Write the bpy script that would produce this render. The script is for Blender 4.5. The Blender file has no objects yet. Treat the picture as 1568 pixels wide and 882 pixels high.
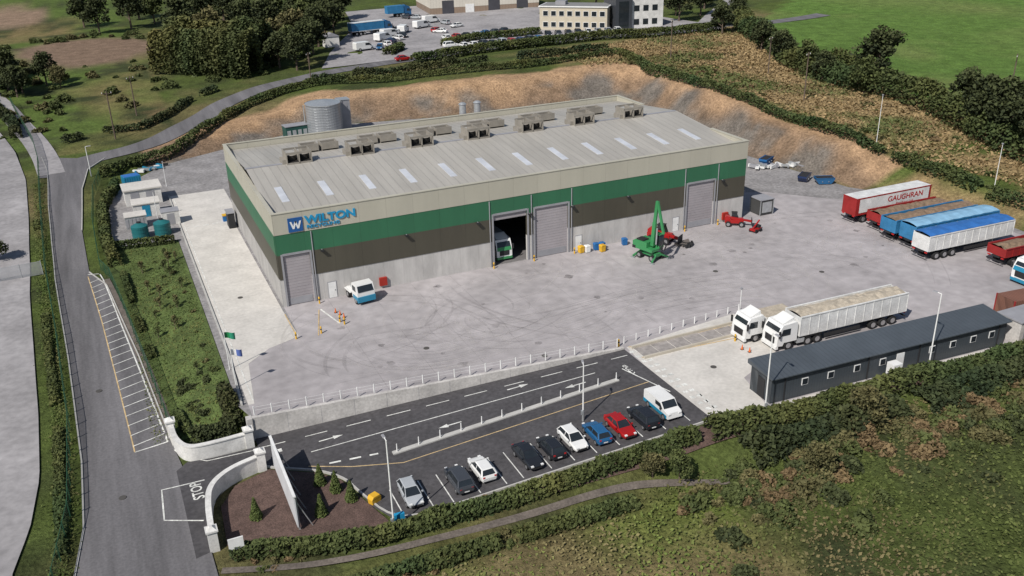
import bpy, bmesh, math, random
import numpy as np
from mathutils import Vector, Matrix
from mathutils.geometry import tessellate_polygon
random.seed(7); rng=np.random.default_rng(7)
scene=bpy.context.scene
COL=scene.collection
# ------------------------------------------------------------------ helpers
def vnoise(x,y,s,seed=0):
    t=np.random.default_rng(seed).random((64,64))
    x=np.asarray(x,float)/s+1000.3; y=np.asarray(y,float)/s+1000.7
    xi=np.floor(x).astype(int); yi=np.floor(y).astype(int)
    fx=x-xi; fy=y-yi; fx=fx*fx*(3-2*fx); fy=fy*fy*(3-2*fy)
    a=t[xi%64,yi%64]; b=t[(xi+1)%64,yi%64]; c=t[xi%64,(yi+1)%64]; d=t[(xi+1)%64,(yi+1)%64]
    return (a*(1-fx)+b*fx)*(1-fy)+(c*(1-fx)+d*fx)*fy
def fbm(x,y,s,seed=0):
    return (vnoise(x,y,s,seed)+.5*vnoise(x,y,s/2.1,seed+1)+.25*vnoise(x,y,s/4.3,seed+2))/1.75
def inpoly(x,y,P):
    x=np.asarray(x,float); y=np.asarray(y,float); r=np.zeros(x.shape,bool); n=len(P)
    for i in range(n):
        x1,y1=P[i]; x2,y2=P[(i+1)%n]
        if y1==y2: continue
        c=((y1>y)!=(y2>y))&(x<(x2-x1)*(y-y1)/(y2-y1)+x1)
        r^=c
    return r
def segdist(x,y,P,closed=True):
    x=np.asarray(x,float); y=np.asarray(y,float); d=np.full(x.shape,1e9); n=len(P)
    for i in range(n if closed else n-1):
        x1,y1=P[i]; x2,y2=P[(i+1)%n]; dx,dy=x2-x1,y2-y1; L=dx*dx+dy*dy+1e-9
        t=np.clip(((x-x1)*dx+(y-y1)*dy)/L,0,1)
        d=np.minimum(d,np.hypot(x-x1-t*dx,y-y1-t*dy))
    return d
def sst(t): t=np.clip(t,0,1); return t*t*(3-2*t)
# ------------------------------------------------------------------ terrain height
YD=[(-7.6,-22.5),(28.8,-26),(28.8,-41.5),(34,-42.8),(66,-44.2),(90,-42),(92,-30),(93,-15),(91,-4),(86.5,4),(84.5,25),(89,60),(90,78),(60,77),(26,84),(8,77),(-6,70),(-13.5,60),(-16.5,50),(-16.5,30),(-8.3,29),(-8.3,-20)]
LOW=[(-14.5,-22.5),(-7.6,-22.5),(28.8,-26),(28.8,-42),(2,-42),(-14.5,-38)]
ANC=[(-20,-35,-2),(-20,-25,-2),(-20,-12,-1.6),(-20,0,-1.2),(-21,20,-.7),(-22,40,-.2),(-21,60,.4),(-20,75,.9),(-10,79,1.3),(2,92,2),(12,106,2.6),(25,118,3),(40,125,3.4),(57,126,3.7),
(-34,135,2),(-30,27,-1.1),(-30,-20,-1.9),(-34,109,1.2),(-15,200,3),(0,300,4),(-60,50,0),(10,150,3),(32,97,4.6),(61,92,5.3),(98,93,5.5),(93,49,5.5),(95,17,4.8),(96,-3,2.6),(97,-15,1.6),(95,-35,1),
(156,122,5.5),(120,30,4.5),(120,-5,3.5),(210,160,7),(300,50,9),(150,-60,2),(-11,-41,-2),(0,-44,-2),(9,-45,-2),(18,-45,-1.9),(30,-45,-1.4),(42,-45.5,-1),(64,-46,-.5),(15,-56,-2.6),(42,-60,-2.4),(80,-55,-.3),(0,-80,-3),(60,-90,-3),(93,212,4.5),(130,197,5),(80,135,4),(66,165,4),(125,140,4.6),(0,500,10),(200,500,14),(-200,200,6)]
ANC=np.array(ANC,float)
def zl(x): return np.clip(-2+2*(np.asarray(x,float)+7)/35.8,-2,0)
def outer(x,y):
    num=0;den=0
    for ax,ay,az in ANC:
        w=1/(((x-ax)**2+(y-ay)**2)+45)**1.6
        num=num+w*az; den=den+w
    return num/den
def H(x,y):
    x=np.atleast_1d(np.asarray(x,float)); y=np.atleast_1d(np.asarray(y,float))
    wid=7+3.5*sst((y-60)/20)*sst((x-10)/15)
    h=outer(x,y)*sst(segdist(x,y,YD)/wid)
    wl=sst(segdist(x,y,LOW)/5); h=zl(x)*(1-wl)+h*wl
    h=np.where(inpoly(x,y,LOW),zl(x),h)
    return np.where(inpoly(x,y,YD),0.0,h)
def h1(x,y): return float(H(x,y)[0])
# ------------------------------------------------------------------ materials
MATS={}
def nt(name):
    m=bpy.data.materials.new(name); m.use_nodes=True
    return m,m.node_tree.nodes,m.node_tree.links,m.node_tree.nodes['Principled BSDF']
def mat(name,col,rough=.6,metal=0,var=.12,scale=.6,bump=0,bscale=20,spec=.3,fine=0,alpha=1,stretch=None):
    if name in MATS: return MATS[name]
    m,N,L,b=nt(name)
    b.inputs['Roughness'].default_value=rough; b.inputs['Metallic'].default_value=metal
    b.inputs['Specular IOR Level'].default_value=spec
    geo=N.new('ShaderNodeNewGeometry')
    n=N.new('ShaderNodeTexNoise'); n.inputs['Scale'].default_value=scale; n.inputs['Detail'].default_value=6; n.inputs['Roughness'].default_value=.65
    if stretch:
        mp=N.new('ShaderNodeMapping'); mp.inputs['Scale'].default_value=stretch; L.new(geo.outputs['Position'],mp.inputs[0]); L.new(mp.outputs[0],n.inputs['Vector'])
    else: L.new(geo.outputs['Position'],n.inputs['Vector'])
    mr=N.new('ShaderNodeMapRange'); mr.inputs[1].default_value=.3; mr.inputs[2].default_value=.7; mr.inputs[3].default_value=1-var; mr.inputs[4].default_value=1+var
    L.new(n.outputs[0],mr.inputs[0])
    out=mr.outputs[0]
    if fine:
        n3=N.new('ShaderNodeTexNoise'); n3.inputs['Scale'].default_value=scale*9; n3.inputs['Detail'].default_value=5
        L.new(geo.outputs['Position'],n3.inputs['Vector'])
        m3=N.new('ShaderNodeMapRange'); m3.inputs[1].default_value=.3; m3.inputs[2].default_value=.7; m3.inputs[3].default_value=1-fine; m3.inputs[4].default_value=1+fine
        L.new(n3.outputs[0],m3.inputs[0])
        mm=N.new('ShaderNodeMath'); mm.operation='MULTIPLY'; L.new(out,mm.inputs[0]); L.new(m3.outputs[0],mm.inputs[1]); out=mm.outputs[0]
    vm=N.new('ShaderNodeVectorMath'); vm.operation='SCALE'; vm.inputs[0].default_value=col[:3]
    L.new(out,vm.inputs['Scale']); L.new(vm.outputs[0],b.inputs['Base Color'])
    if bump:
        n2=N.new('ShaderNodeTexNoise'); n2.inputs['Scale'].default_value=bscale; n2.inputs['Detail'].default_value=4
        L.new(geo.outputs['Position'],n2.inputs['Vector'])
        bp=N.new('ShaderNodeBump'); bp.inputs['Strength'].default_value=bump; bp.inputs['Distance'].default_value=.05
        L.new(n2.outputs[0],bp.inputs['Height']); L.new(bp.outputs[0],b.inputs['Normal'])
    if alpha<1: b.inputs['Alpha'].default_value=alpha
    MATS[name]=m; return m
def stripe_mat(name,col,axis,period,depth=.25,rough=.45,var=.1,metal=0,dist=.03,scale=.25,duty=.12,streak=0):
    """profiled metal sheet: narrow darker rib joints every `period` metres + bump"""
    m,N,L,b=nt(name); b.inputs['Roughness'].default_value=rough; b.inputs['Metallic'].default_value=metal
    tc=N.new('ShaderNodeTexCoord'); sp=N.new('ShaderNodeSeparateXYZ'); L.new(tc.outputs['Object'],sp.inputs[0])
    mu=N.new('ShaderNodeMath'); mu.operation='MULTIPLY'; mu.inputs[1].default_value=1/period; L.new(sp.outputs[axis],mu.inputs[0])
    fr=N.new('ShaderNodeMath'); fr.operation='FRACT'; L.new(mu.outputs[0],fr.inputs[0])
    lt=N.new('ShaderNodeMath'); lt.operation='LESS_THAN'; lt.inputs[1].default_value=duty; L.new(fr.outputs[0],lt.inputs[0])
    n=N.new('ShaderNodeTexNoise'); n.inputs['Scale'].default_value=scale; n.inputs['Detail'].default_value=7; n.inputs['Roughness'].default_value=.7
    mp=N.new('ShaderNodeMapping'); L.new(tc.outputs['Object'],mp.inputs[0])
    if streak: mp.inputs['Scale'].default_value=streak
    L.new(mp.outputs[0],n.inputs['Vector'])
    mr=N.new('ShaderNodeMapRange'); mr.inputs[1].default_value=.3; mr.inputs[2].default_value=.7; mr.inputs[3].default_value=1-var; mr.inputs[4].default_value=1+var
    L.new(n.outputs[0],mr.inputs[0])
    k=N.new('ShaderNodeMath'); k.operation='MULTIPLY_ADD'; k.inputs[1].default_value=-depth; k.inputs[2].default_value=1; L.new(lt.outputs[0],k.inputs[0])
    q=N.new('ShaderNodeMath'); q.operation='MULTIPLY'; L.new(k.outputs[0],q.inputs[0]); L.new(mr.outputs[0],q.inputs[1])
    vm=N.new('ShaderNodeVectorMath'); vm.operation='SCALE'; vm.inputs[0].default_value=col[:3]
    L.new(q.outputs[0],vm.inputs['Scale']); L.new(vm.outputs[0],b.inputs['Base Color'])
    bp=N.new('ShaderNodeBump'); bp.inputs['Distance'].default_value=dist; bp.inputs['Strength'].default_value=.6
    L.new(lt.outputs[0],bp.inputs['Height']); L.new(bp.outputs[0],b.inputs['Normal'])
    MATS[name]=m; return m
def leaf_mat(name,rough=.75):
    m,N,L,b=nt(name); b.inputs['Roughness'].default_value=rough; b.inputs['Specular IOR Level'].default_value=.12
    a=N.new('ShaderNodeAttribute'); a.attribute_name='Col'; L.new(a.outputs['Color'],b.inputs['Base Color'])
    MATS[name]=m; return m
LEAF=leaf_mat('foliage')
glass=mat('dark_glass',(.02,.025,.03),.08,spec=.6,var=.2)
tyre=mat('tyre_rubber',(.02,.02,.021),.85,var=.2)
chrome=mat('wheel_metal',(.45,.45,.46),.35,metal=.7)
blackp=mat('black_plastic',(.025,.025,.027),.6)
steel=mat('galvanised_steel',(.5,.52,.53),.4,metal=.6,var=.15,scale=2)
white=mat('white_paint',(.72,.72,.71),.4,var=.1,scale=1.2)
mark=mat('road_marking_white',(.60,.60,.57),.7,var=.35,scale=1.5,fine=.25)
marky=mat('road_marking_yellow',(.50,.37,.2),.7,var=.35,scale=1.5,fine=.25)
conc=mat('concrete_wall',(.47,.45,.43),.85,var=.22,scale=.5,fine=.14)
render_w=mat('white_render',(.60,.59,.57),.8,var=.2,scale=.7,fine=.1)
redl=mat('red_light',(.4,.02,.02),.3)
bark=mat('bark',(.12,.09,.07),.9,var=.3,scale=3)
# ------------------------------------------------------------------ mesh builder
class MB:
    def __init__(s): s.v=[];s.f=[];s.m=[];s.mats=[]
    def mi(s,m):
        if m not in s.mats: s.mats.append(m)
        return s.mats.index(m)
    def add(s,vs,fs,m):
        o=len(s.v); s.v+= [tuple(v) for v in vs]; k=s.mi(m)
        for f in fs: s.f.append([o+i for i in f]); s.m.append(k)
    def hexa(s,p,m): s.add(p,[(0,3,2,1),(4,5,6,7),(0,1,5,4),(1,2,6,5),(2,3,7,6),(3,0,4,7)],m)
    def box(s,c,d,m,rz=0,top=None):
        x,y,z=d[0]/2,d[1]/2,d[2]/2; tx,ty=(x,y) if top is None else (x*top[0],y*top[1])
        pts=[(-x,-y,-z),(x,-y,-z),(x,y,-z),(-x,y,-z),(-tx,-ty,z),(tx,-ty,z),(tx,ty,z),(-tx,ty,z)]
        ca,sa=math.cos(rz),math.sin(rz)
        s.hexa([(c[0]+a*ca-b*sa,c[1]+a*sa+b*ca,c[2]+e) for a,b,e in pts],m)
    def b2(s,x0,x1,y0,y1,z0,z1,m): s.box(((x0+x1)/2,(y0+y1)/2,(z0+z1)/2),(x1-x0,y1-y0,z1-z0),m)
    def tube(s,p,q,r,m,r2=None,n=10,cap=True):
        p=Vector(p);q=Vector(q);r2=r if r2 is None else r2
        d=(q-p).normalized(); a=d.orthogonal().normalized(); b=d.cross(a)
        vs=[];fs=[]
        for i in range(n):
            t=2*math.pi*i/n; o=a*math.cos(t)+b*math.sin(t); vs.append(p+o*r)
        for i in range(n):
            t=2*math.pi*i/n; o=a*math.cos(t)+b*math.sin(t); vs.append(q+o*r2)
        for i in range(n): fs.append((i,(i+1)%n,n+(i+1)%n,n+i))
        if cap: fs.append(tuple(range(n))[::-1]); fs.append(tuple(range(n,2*n)))
        s.add(vs,fs,m)
    def beam(s,p,q,w,h,m):
        p=Vector(p);q=Vector(q);d=(q-p).normalized(); up=Vector((0,0,1))
        if abs(d.z)>.95: up=Vector((1,0,0))
        a=d.cross(up).normalized()*w/2; b=a.cross(d).normalized()*h/2
        s.hexa([p-a-b,p+a-b,p+a+b,p-a+b,q-a-b,q+a-b,q+a+b,q-a+b],m)
    def prism(s,prof,y0,y1,m,inset=0):
        n=len(prof); vs=[(x,y0,z) for x,z in prof]+[(x,y1,z) for x,z in prof]
        fs=[tuple(range(n)),tuple(range(2*n-1,n-1,-1))]+[(i,i+n,(i+1)%n+n,(i+1)%n) for i in range(n)]
        s.add(vs,fs,m)
    def loft(s,secs,m,cap=True,closed=True):
        n=len(secs[0]); vs=[p for a in secs for p in a]; fs=[]
        for i in range(len(secs)-1):
            for j in range(n if closed else n-1): fs.append((i*n+j,i*n+(j+1)%n,(i+1)*n+(j+1)%n,(i+1)*n+j))
        if cap: fs.append(tuple(range(n))[::-1]); fs.append(tuple((len(secs)-1)*n+j for j in range(n)))
        s.add(vs,fs,m)
    def quad(s,p,m): s.add(p,[(0,1,2,3)],m)
    def mesh(s,name):
        me=bpy.data.meshes.new(name); me.from_pydata(s.v,[],s.f)
        for m in s.mats: me.materials.append(m)
        me.polygons.foreach_set('material_index',s.m)
        bm=bmesh.new(); bm.from_mesh(me); bmesh.ops.recalc_face_normals(bm,faces=bm.faces); bm.to_mesh(me); bm.free()
        return me
    def obj(s,name,loc=(0,0,0),rz=0,bevel=0,parent=None,smooth=False,scale=1):
        return place(s.mesh(name),name,loc,rz,bevel,parent,smooth,scale)
def place(me,name,loc=(0,0,0),rz=0,bevel=0,parent=None,smooth=False,scale=1):
    o=bpy.data.objects.new(name,me); COL.objects.link(o); o.location=loc; o.rotation_euler[2]=rz
    if scale!=1: o.scale=(scale,)*3 if not isinstance(scale,tuple) else scale
    if bevel:
        b=o.modifiers.new('bevel','BEVEL'); b.width=bevel; b.segments=2; b.limit_method='ANGLE'
    if smooth:
        for p in me.polygons: p.use_smooth=True
    if parent: o.parent=parent
    return o
def empty(name,loc=(0,0,0),rz=0):
    e=bpy.data.objects.new(name,None); COL.objects.link(e); e.location=loc; e.rotation_euler[2]=rz; return e
def text(body,size,m,loc,rot,name,parent=None,ext=.0,bold=0,sx=1):
    c=bpy.data.curves.new(name,'FONT'); c.body=body; c.size=size; c.extrude=ext; c.offset=bold; c.align_x='LEFT'
    o=bpy.data.objects.new(name+'_c',c); COL.objects.link(o)
    dg=bpy.context.evaluated_depsgraph_get(); me=bpy.data.meshes.new_from_object(o.evaluated_get(dg))
    bpy.data.objects.remove(o); me.materials.clear(); me.materials.append(m)
    t=bpy.data.objects.new(name,me); COL.objects.link(t); t.location=loc; t.rotation_euler=rot; t.scale=(sx,1,1)
    if parent: t.parent=parent
    return t
def resample(P,step):
    P=[Vector((p[0],p[1],0)) for p in P]; out=[P[0]]
    for a,b in zip(P[:-1],P[1:]):
        L=(b-a).length; n=max(1,int(round(L/step)))
        for i in range(1,n+1): out.append(a.lerp(b,i/n))
    return out
def smoothline(P,it=3):
    P=[tuple(p) for p in P]
    for _ in range(it):
        Q=[P[0]]
        for a,b in zip(P[:-1],P[1:]):
            Q.append((a[0]*.75+b[0]*.25,a[1]*.75+b[1]*.25)); Q.append((a[0]*.25+b[0]*.75,a[1]*.25+b[1]*.75))
        Q.append(P[-1]); P=Q
    return P
def ribbon_mesh(mb,P,w,off,m,step=1.5,cross=4):
    P=resample(P,step); n=len(P); vs=[]
    for i,p in enumerate(P):
        d=(P[min(i+1,n-1)]-P[max(i-1,0)]).normalized(); s=Vector((-d.y,d.x,0))
        for j in range(cross+1): q=p+s*w*(j/cross-.5); vs.append((q.x,q.y))
    a=np.array(vs); z=H(a[:,0],a[:,1])+off
    V=[(a[i,0],a[i,1],z[i]) for i in range(len(a))]; c=cross+1
    F=[(i*c+j,i*c+j+1,(i+1)*c+j+1,(i+1)*c+j) for i in range(n-1) for j in range(cross)]
    mb.add(V,F,m)
def between_mesh(mb,A,B,off,m,n=80,cross=6):
    def samp(P):
        P=np.array(P,float); L=np.r_[0,np.cumsum(np.hypot(*np.diff(P,axis=0).T))]; t=np.linspace(0,L[-1],n)
        return np.c_[np.interp(t,L,P[:,0]),np.interp(t,L,P[:,1])]
    A=samp(A);B=samp(B); V=[]
    for j in range(cross+1): V.append(A+(B-A)*j/cross)
    V=np.stack(V,1).reshape(-1,2); z=H(V[:,0],V[:,1])+off; c=cross+1
    mb.add([(V[i,0],V[i,1],z[i]) for i in range(len(V))],[(i*c+j,i*c+j+1,(i+1)*c+j+1,(i+1)*c+j) for i in range(n-1) for j in range(cross)],m)
def drape(name,poly,off,m,cell=3.0,flat=None):
    bm=bmesh.new(); vs=[bm.verts.new((x,y,0)) for x,y in poly]
    for t in tessellate_polygon([[Vector((p[0],p[1],0)) for p in poly]]):
        a,b,c=[vs[i] for i in t]
        if (b.co-a.co).cross(c.co-a.co).length<1e-6: continue
        if (b.co-a.co).cross(c.co-a.co).z<0: b,c=c,b
        bm.faces.new((a,b,c))
    if flat is None:
        xs=[p[0] for p in poly]; ys=[p[1] for p in poly]
        for ax,lo,hi in ((0,min(xs),max(xs)),(1,min(ys),max(ys))):
            k=math.floor(lo/cell)*cell+cell
            while k<hi:
                co=(k,0,0) if ax==0 else (0,k,0); no=(1,0,0) if ax==0 else (0,1,0)
                bmesh.ops.bisect_plane(bm,geom=bm.verts[:]+bm.edges[:]+bm.faces[:],plane_co=co,plane_no=no,dist=1e-4); k+=cell
        P=np.array([v.co[:2] for v in bm.verts]); z=H(P[:,0],P[:,1])+off
        for v,zz in zip(bm.verts,z): v.co.z=zz
    else:
        for v in bm.verts: v.co.z=flat
    me=bpy.data.meshes.new(name); bm.to_mesh(me); bm.free(); me.materials.append(m)
    return place(me,name)
# ------------------------------------------------------------------ world, sun, camera
SUN=Vector((-.70,-.42,0)).normalized(); EL=math.radians(45)
w=bpy.data.worlds.new("World"); scene.world=w; w.use_nodes=True
sky=w.node_tree.nodes.new('ShaderNodeTexSky'); sky.sky_type='NISHITA'; sky.sun_disc=False
sky.sun_elevation=EL; sky.sun_rotation=math.atan2(SUN.x,SUN.y)
bg=w.node_tree.nodes['Background']; bg.inputs[1].default_value=.075
w.node_tree.links.new(sky.outputs[0],bg.inputs[0])
sd=bpy.data.lights.new('sun','SUN'); sd.energy=4.7; sd.angle=math.radians(.5); sd.color=(1,.955,.885)
so=bpy.data.objects.new('sun',sd); COL.objects.link(so)
tos=Vector((SUN.x*math.cos(EL),SUN.y*math.cos(EL),math.sin(EL)))
so.rotation_euler=tos.to_track_quat('Z','Y').to_euler(); so.location=(0,0,80)
scene.view_settings.view_transform='Standard'; scene.view_settings.look='None'; scene.view_settings.exposure=0
pitch,yaw,roll=.413,.421,-.025
fw=Vector((math.sin(yaw)*math.cos(pitch),math.cos(yaw)*math.cos(pitch),-math.sin(pitch)))
r=Vector((math.cos(yaw),-math.sin(yaw),0)); u=r.cross(fw)
r2=r*math.cos(roll)+u*math.sin(roll); u2=-r*math.sin(roll)+u*math.cos(roll)
cd=bpy.data.cameras.new('camera'); cam=bpy.data.objects.new('camera',cd); COL.objects.link(cam)
M=Matrix((r2,u2,-fw)).transposed().to_4x4(); M.translation=(-14.869,-96.556,42.953); cam.matrix_world=M
cd.sensor_width=36; cd.lens=36*1400/1568; cd.clip_start=1; cd.clip_end=6000
scene.camera=cam
# ------------------------------------------------------------------ terrain
def axis(lo,hi,step,far):
    a=list(np.arange(lo,hi,step)); s=step; x=hi
    while x<far: a.append(x); s*=1.25; x+=s
    a.append(far); s=step; x=lo
    while x>-far: s*=1.25; x-=s; a.insert(0,max(x,-far))
    return np.array(sorted(set(a)))
xs=axis(-45,170,1.25,3000); ys=axis(-60,230,1.25,3000)
X,Y=np.meshgrid(xs,ys); nx,ny=len(xs),len(ys)
x=X.ravel(); y=Y.ravel(); z=H(x,y)
iny=inpoly(x,y,YD); inl=inpoly(x,y,LOW)
wall_line=-22.6-.095*(x+7.6)
hack=iny&(y<wall_line+2.2)&(x<28.8)&(x>-8.2)
z=np.where(hack,zl(x),z)
dY=segdist(x,y,YD)
rough=np.where(iny|inl,0,sst((dY-1)/8))
roadd=segdist(x,y,[(-24,-40),(-20,0),(-22,40),(-22,78),(-10,79),(2,92),(12,106),(25,118),(57,126),(100,130)],False)
z=z-.10+rough*(fbm(x,y,9,5)-.5)*.5*sst((roadd-6)/5)
bankz=(~iny)&(dY<12)&(y>58)|((~iny)&(dY<9)&(x>84)&(y>3))
z=z+np.where(bankz,(fbm(x,y,3.5,15)-.5)*1.3*sst(dY/3)*sst((12-dY)/3)*sst((roadd-5)/3),0)
far=np.hypot(x-30,y); z=z+np.clip((far-250)/500,0,1)*12*(fbm(x,y,300,9))
C=np.zeros((len(x),3)); n1=fbm(x,y,22,11); n2=fbm(x,y,6,21); n3=fbm(x,y,60,31)
def mix(A,B,t): t=np.clip(t,0,1)[:,None]; return A*(1-t)+B*t
g_l=np.array([.08,.108,.028]); g_d=np.array([.05,.06,.025]); dry=np.array([.27,.195,.10]); tan=np.array([.18,.145,.07]); fieldg=np.array([.10,.17,.038])
ora=np.array([.375,.245,.145]); gry=np.array([.165,.145,.125]); brn=np.array([.215,.148,.098])
C[:]=mix(np.tile(g_l,(len(x),1)),g_d,(n2-.35)*2)
C=mix(C,tan,(n1-.5)*3)
east=sst((x-80)/12)*sst((125-y)/10)*sst((y+35)/10)
C=mix(C,mix(np.tile(dry,(len(x),1)),g_l,(n2*.6+n1*.5-.56)*5),east)
FLD=[(140,84),(160,122),(214,162),(900,700),(900,-300),(135,-30),(126,0),(128,32)]
infl=inpoly(x,y,FLD); C[infl]=mix(np.tile(fieldg,(infl.sum(),1)),np.array([.14,.18,.055]),(n1[infl]-.4)*3)
nw=(x<-2)&(y>82); C[nw]=mix(mix(np.tile(np.array([.09,.13,.032]),(nw.sum(),1)),dry*.75,(n3[nw]+.4*n1[nw]-.68)*5),g_d,(n2[nw]-.48)*4)
bare=1-sst((np.hypot((x+15)/20,(y-196)/30)-.75)/.4+(n1-.5)*1.2); C=mix(C,np.array([.20,.14,.10]),bare)
bare=1-sst((np.hypot((x+38)/12,(y-290)/30)-.75)/.4+(n1-.5)); C=mix(C,np.array([.24,.17,.12]),bare)
fr=(y<-43)
C[fr]=mix(mix(np.tile(np.array([.082,.105,.03]),(fr.sum(),1)),np.array([.15,.125,.055]),(n1[fr]-.46)*4),g_d,(n2[fr]-.5)*3)
gfr=fr&(y<-46.8)&(x<24); C[gfr]=mix(C[gfr],mix(np.tile(np.array([.14,.18,.042]),(gfr.sum(),1)),np.array([.2,.16,.08]),(n1[gfr]-.5)*6),np.full(gfr.sum(),.8))
nb=(~iny)&(dY<15)&(((y>58)&(x>-9))|((x>82)&(y>2)))
wb_=np.where(y>60,1.35,1.0)[nb]
t=dY[nb]/wb_+ (n2[nb]-.5)*4
bc=mix(mix(np.tile(gry,(nb.sum(),1)),brn,(n2[nb]-.4)*4+(t-2)/4),ora,(t-3.5)/2.5+(n1[nb]-.5)*3)
C[nb]=mix(bc,C[nb],(t-8.7)/1.2)
C=np.where(hack[:,None],gry,C)
me=bpy.data.meshes.new('ground')
V=np.c_[x,y,z]; idx=np.arange(nx*ny).reshape(ny,nx)
F=np.stack([idx[:-1,:-1],idx[:-1,1:],idx[1:,1:],idx[1:,:-1]],-1).reshape(-1,4)
def fastmesh(me,V,F,C=None):
    me.vertices.add(len(V)); me.vertices.foreach_set('co',V.astype(np.float32).ravel())
    me.loops.add(F.size); me.loops.foreach_set('vertex_index',F.astype(np.int32).ravel())
    me.polygons.add(len(F)); me.polygons.foreach_set('loop_start',(np.arange(len(F))*F.shape[1]).astype(np.int32))
    me.update(calc_edges=True)
    if C is not None:
        a=me.color_attributes.new('Col','FLOAT_COLOR','POINT'); a.data.foreach_set('color',np.c_[C,np.ones(len(C))].astype(np.float32).ravel())
fastmesh(me,V,F,C)
me.polygons.foreach_set('use_smooth',np.ones(len(F),bool))
gm,N,L,b=nt('terrain'); b.inputs['Roughness'].default_value=.95; b.inputs['Specular IOR Level'].default_value=.1
at=N.new('ShaderNodeAttribute'); at.attribute_name='Col'; geo=N.new('ShaderNodeNewGeometry')
def nz(sc,lo,hi,det=8):
    n=N.new('ShaderNodeTexNoise'); n.inputs['Scale'].default_value=sc; n.inputs['Detail'].default_value=det; n.inputs['Roughness'].default_value=.7
    L.new(geo.outputs['Position'],n.inputs['Vector']); q=N.new('ShaderNodeMapRange'); q.inputs[1].default_value=.3;q.inputs[2].default_value=.7;q.inputs[3].default_value=lo;q.inputs[4].default_value=hi
    L.new(n.outputs[0],q.inputs[0]); return q.outputs[0],n.outputs[0]
a1,_=nz(.35,.65,1.35); a2,raw=nz(2.5,.5,1.5)
mm=N.new('ShaderNodeMath'); mm.operation='MULTIPLY'; L.new(a1,mm.inputs[0]); L.new(a2,mm.inputs[1])
vm=N.new('ShaderNodeVectorMath'); vm.operation='SCALE'; L.new(at.outputs['Color'],vm.inputs[0]); L.new(mm.outputs[0],vm.inputs['Scale']); L.new(vm.outputs[0],b.inputs['Base Color'])
bp=N.new('ShaderNodeBump'); bp.inputs['Strength'].default_value=.9; bp.inputs['Distance'].default_value=.35; L.new(raw,bp.inputs['Height']); L.new(bp.outputs[0],b.inputs['Normal'])
me.materials.append(gm); place(me,'ground')
# ------------------------------------------------------------------ paving
gravel=mat('gravel_hardcore',(.24,.23,.23),.95,var=.28,scale=.25,fine=.25,bump=.6,bscale=6)
yardm=mat('yard_concrete',(.345,.322,.328),.85,var=.2,scale=.08,fine=.14,bump=.15,bscale=8)
apronm=mat('pale_concrete',(.54,.515,.48),.85,var=.14,scale=.3,fine=.08)
asph=mat('asphalt_dark',(.066,.063,.067),.85,var=.2,scale=.3,fine=.22)
asphr=mat('asphalt_road',(.135,.13,.136),.85,var=.34,scale=.5,fine=.14,stretch=(1,.07,1))
asphl=mat('asphalt_old',(.28,.268,.273),.9,var=.24,scale=.15,fine=.14)
pathm=mat('path_gravel',(.13,.11,.095),.95,var=.3,scale=.6,fine=.25,bump=.5,bscale=8)
mulch=mat('bark_mulch',(.10,.065,.055),.95,var=.3,scale=1,fine=.4,bump=.8,bscale=8)
kerbm=mat('kerb_concrete',(.42,.41,.39),.85,var=.15,scale=1)
turf=mat('planting_strip_grass',(.075,.105,.03),.95,var=.45,scale=.5,fine=.4,bump=.8,bscale=5)
drape('yard_ground',YD,0,gravel,flat=0.0)
drape('concrete_yard',[(-7.45,-22.4),(28.8,-25.9),(28.8,-41.3),(34,-42.2),(66,-43.2),(88,-41.5),(91,-28),(91.5,-14),(89,-5),(80,1),(74,8),(64.2,12),(63.7,0.1),(0,0.1),(-.02,-7),(-7.4,-8)],0,yardm,flat=.012)
drape('concrete_apron',[(-7.3,50),(0.9,50),(0.9,35),(-.3,33),(-.3,-1),(-.1,-8.2),(-3.5,-9.6),(-6.0,-12),(-6.9,-20.2),(-7.45,-20.2)],0,apronm,flat=.024)
drape('weighbridge_pavement',[(28.8,-30),(29.2,-26.1),(43.6,-24.6),(44.2,-27),(46,-27.5),(46,-31),(40.5,-34.5),(35.8,-36.5),(34.4,-41.8),(29.8,-40.8),(28.8,-40.6)],0,apronm,flat=.024)
drape('entrance_lane',[(-14.6,-25),(-13.6,-24),(-11.5,-24.3),(-7.6,-24.3),(-7.6,-22.9),(28.79,-26.4),(28.79,-41.2),(2.4,-40.6),(-.1,-39.8),(-1.1,-37.5),(-1.5,-34.7),(-2.1,-32.8),(-3.4,-30.8),(-5.9,-29),(-7.6,-27.7),(-10.8,-28.8),(-12.6,-31.5),(-13.0,-37),(-14.5,-37.4)],.018,asph,cell=2)
mb=MB()
RL=[(-25.5,-60),(-24,-44),(-22.8,-36),(-22.0,-30),(-21.9,-20),(-22.6,0),(-23.8,24),(-24.5,53),(-24.6,72),(-25.6,82)]
RR=[(-13,-60),(-13.2,-44),(-13.4,-36),(-13.9,-26),(-14.4,-20.9),(-15.9,-2),(-18.0,18.5),(-19.8,24),(-20.2,40),(-19.6,60),(-18.4,70),(-15.5,75.5)]
between_mesh(mb,RL,RR,.01,asphr,n=110)
UP=smoothline([(-23.5,68),(-21.5,74),(-17,77),(-10.9,78.5),(-4.5,84),(.7,90.6),(5,97),(10.8,106),(17,113),(26,119),(40,125),(57,127.5),(80,132),(110,131),(150,118),(190,125)])
ribbon_mesh(mb,UP,5.4,.014,asphr)
mb.obj('road')
drape('planting_strip_ground',[(-14.1,-20.4),(-8.35,-20.6),(-8.35,28.6),(-17.9,28.8),(-17.2,20),(-16.1,8),(-15.0,-6)],.0,turf,cell=1.25)
mb=MB(); ribbon_mesh(mb,[(-18.0,20.5),(-16.6,8),(-15.3,-6),(-14.5,-17)],.9,.02,pathm,1.5,2); mb.obj('gravel_verge')
mb=MB()
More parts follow.
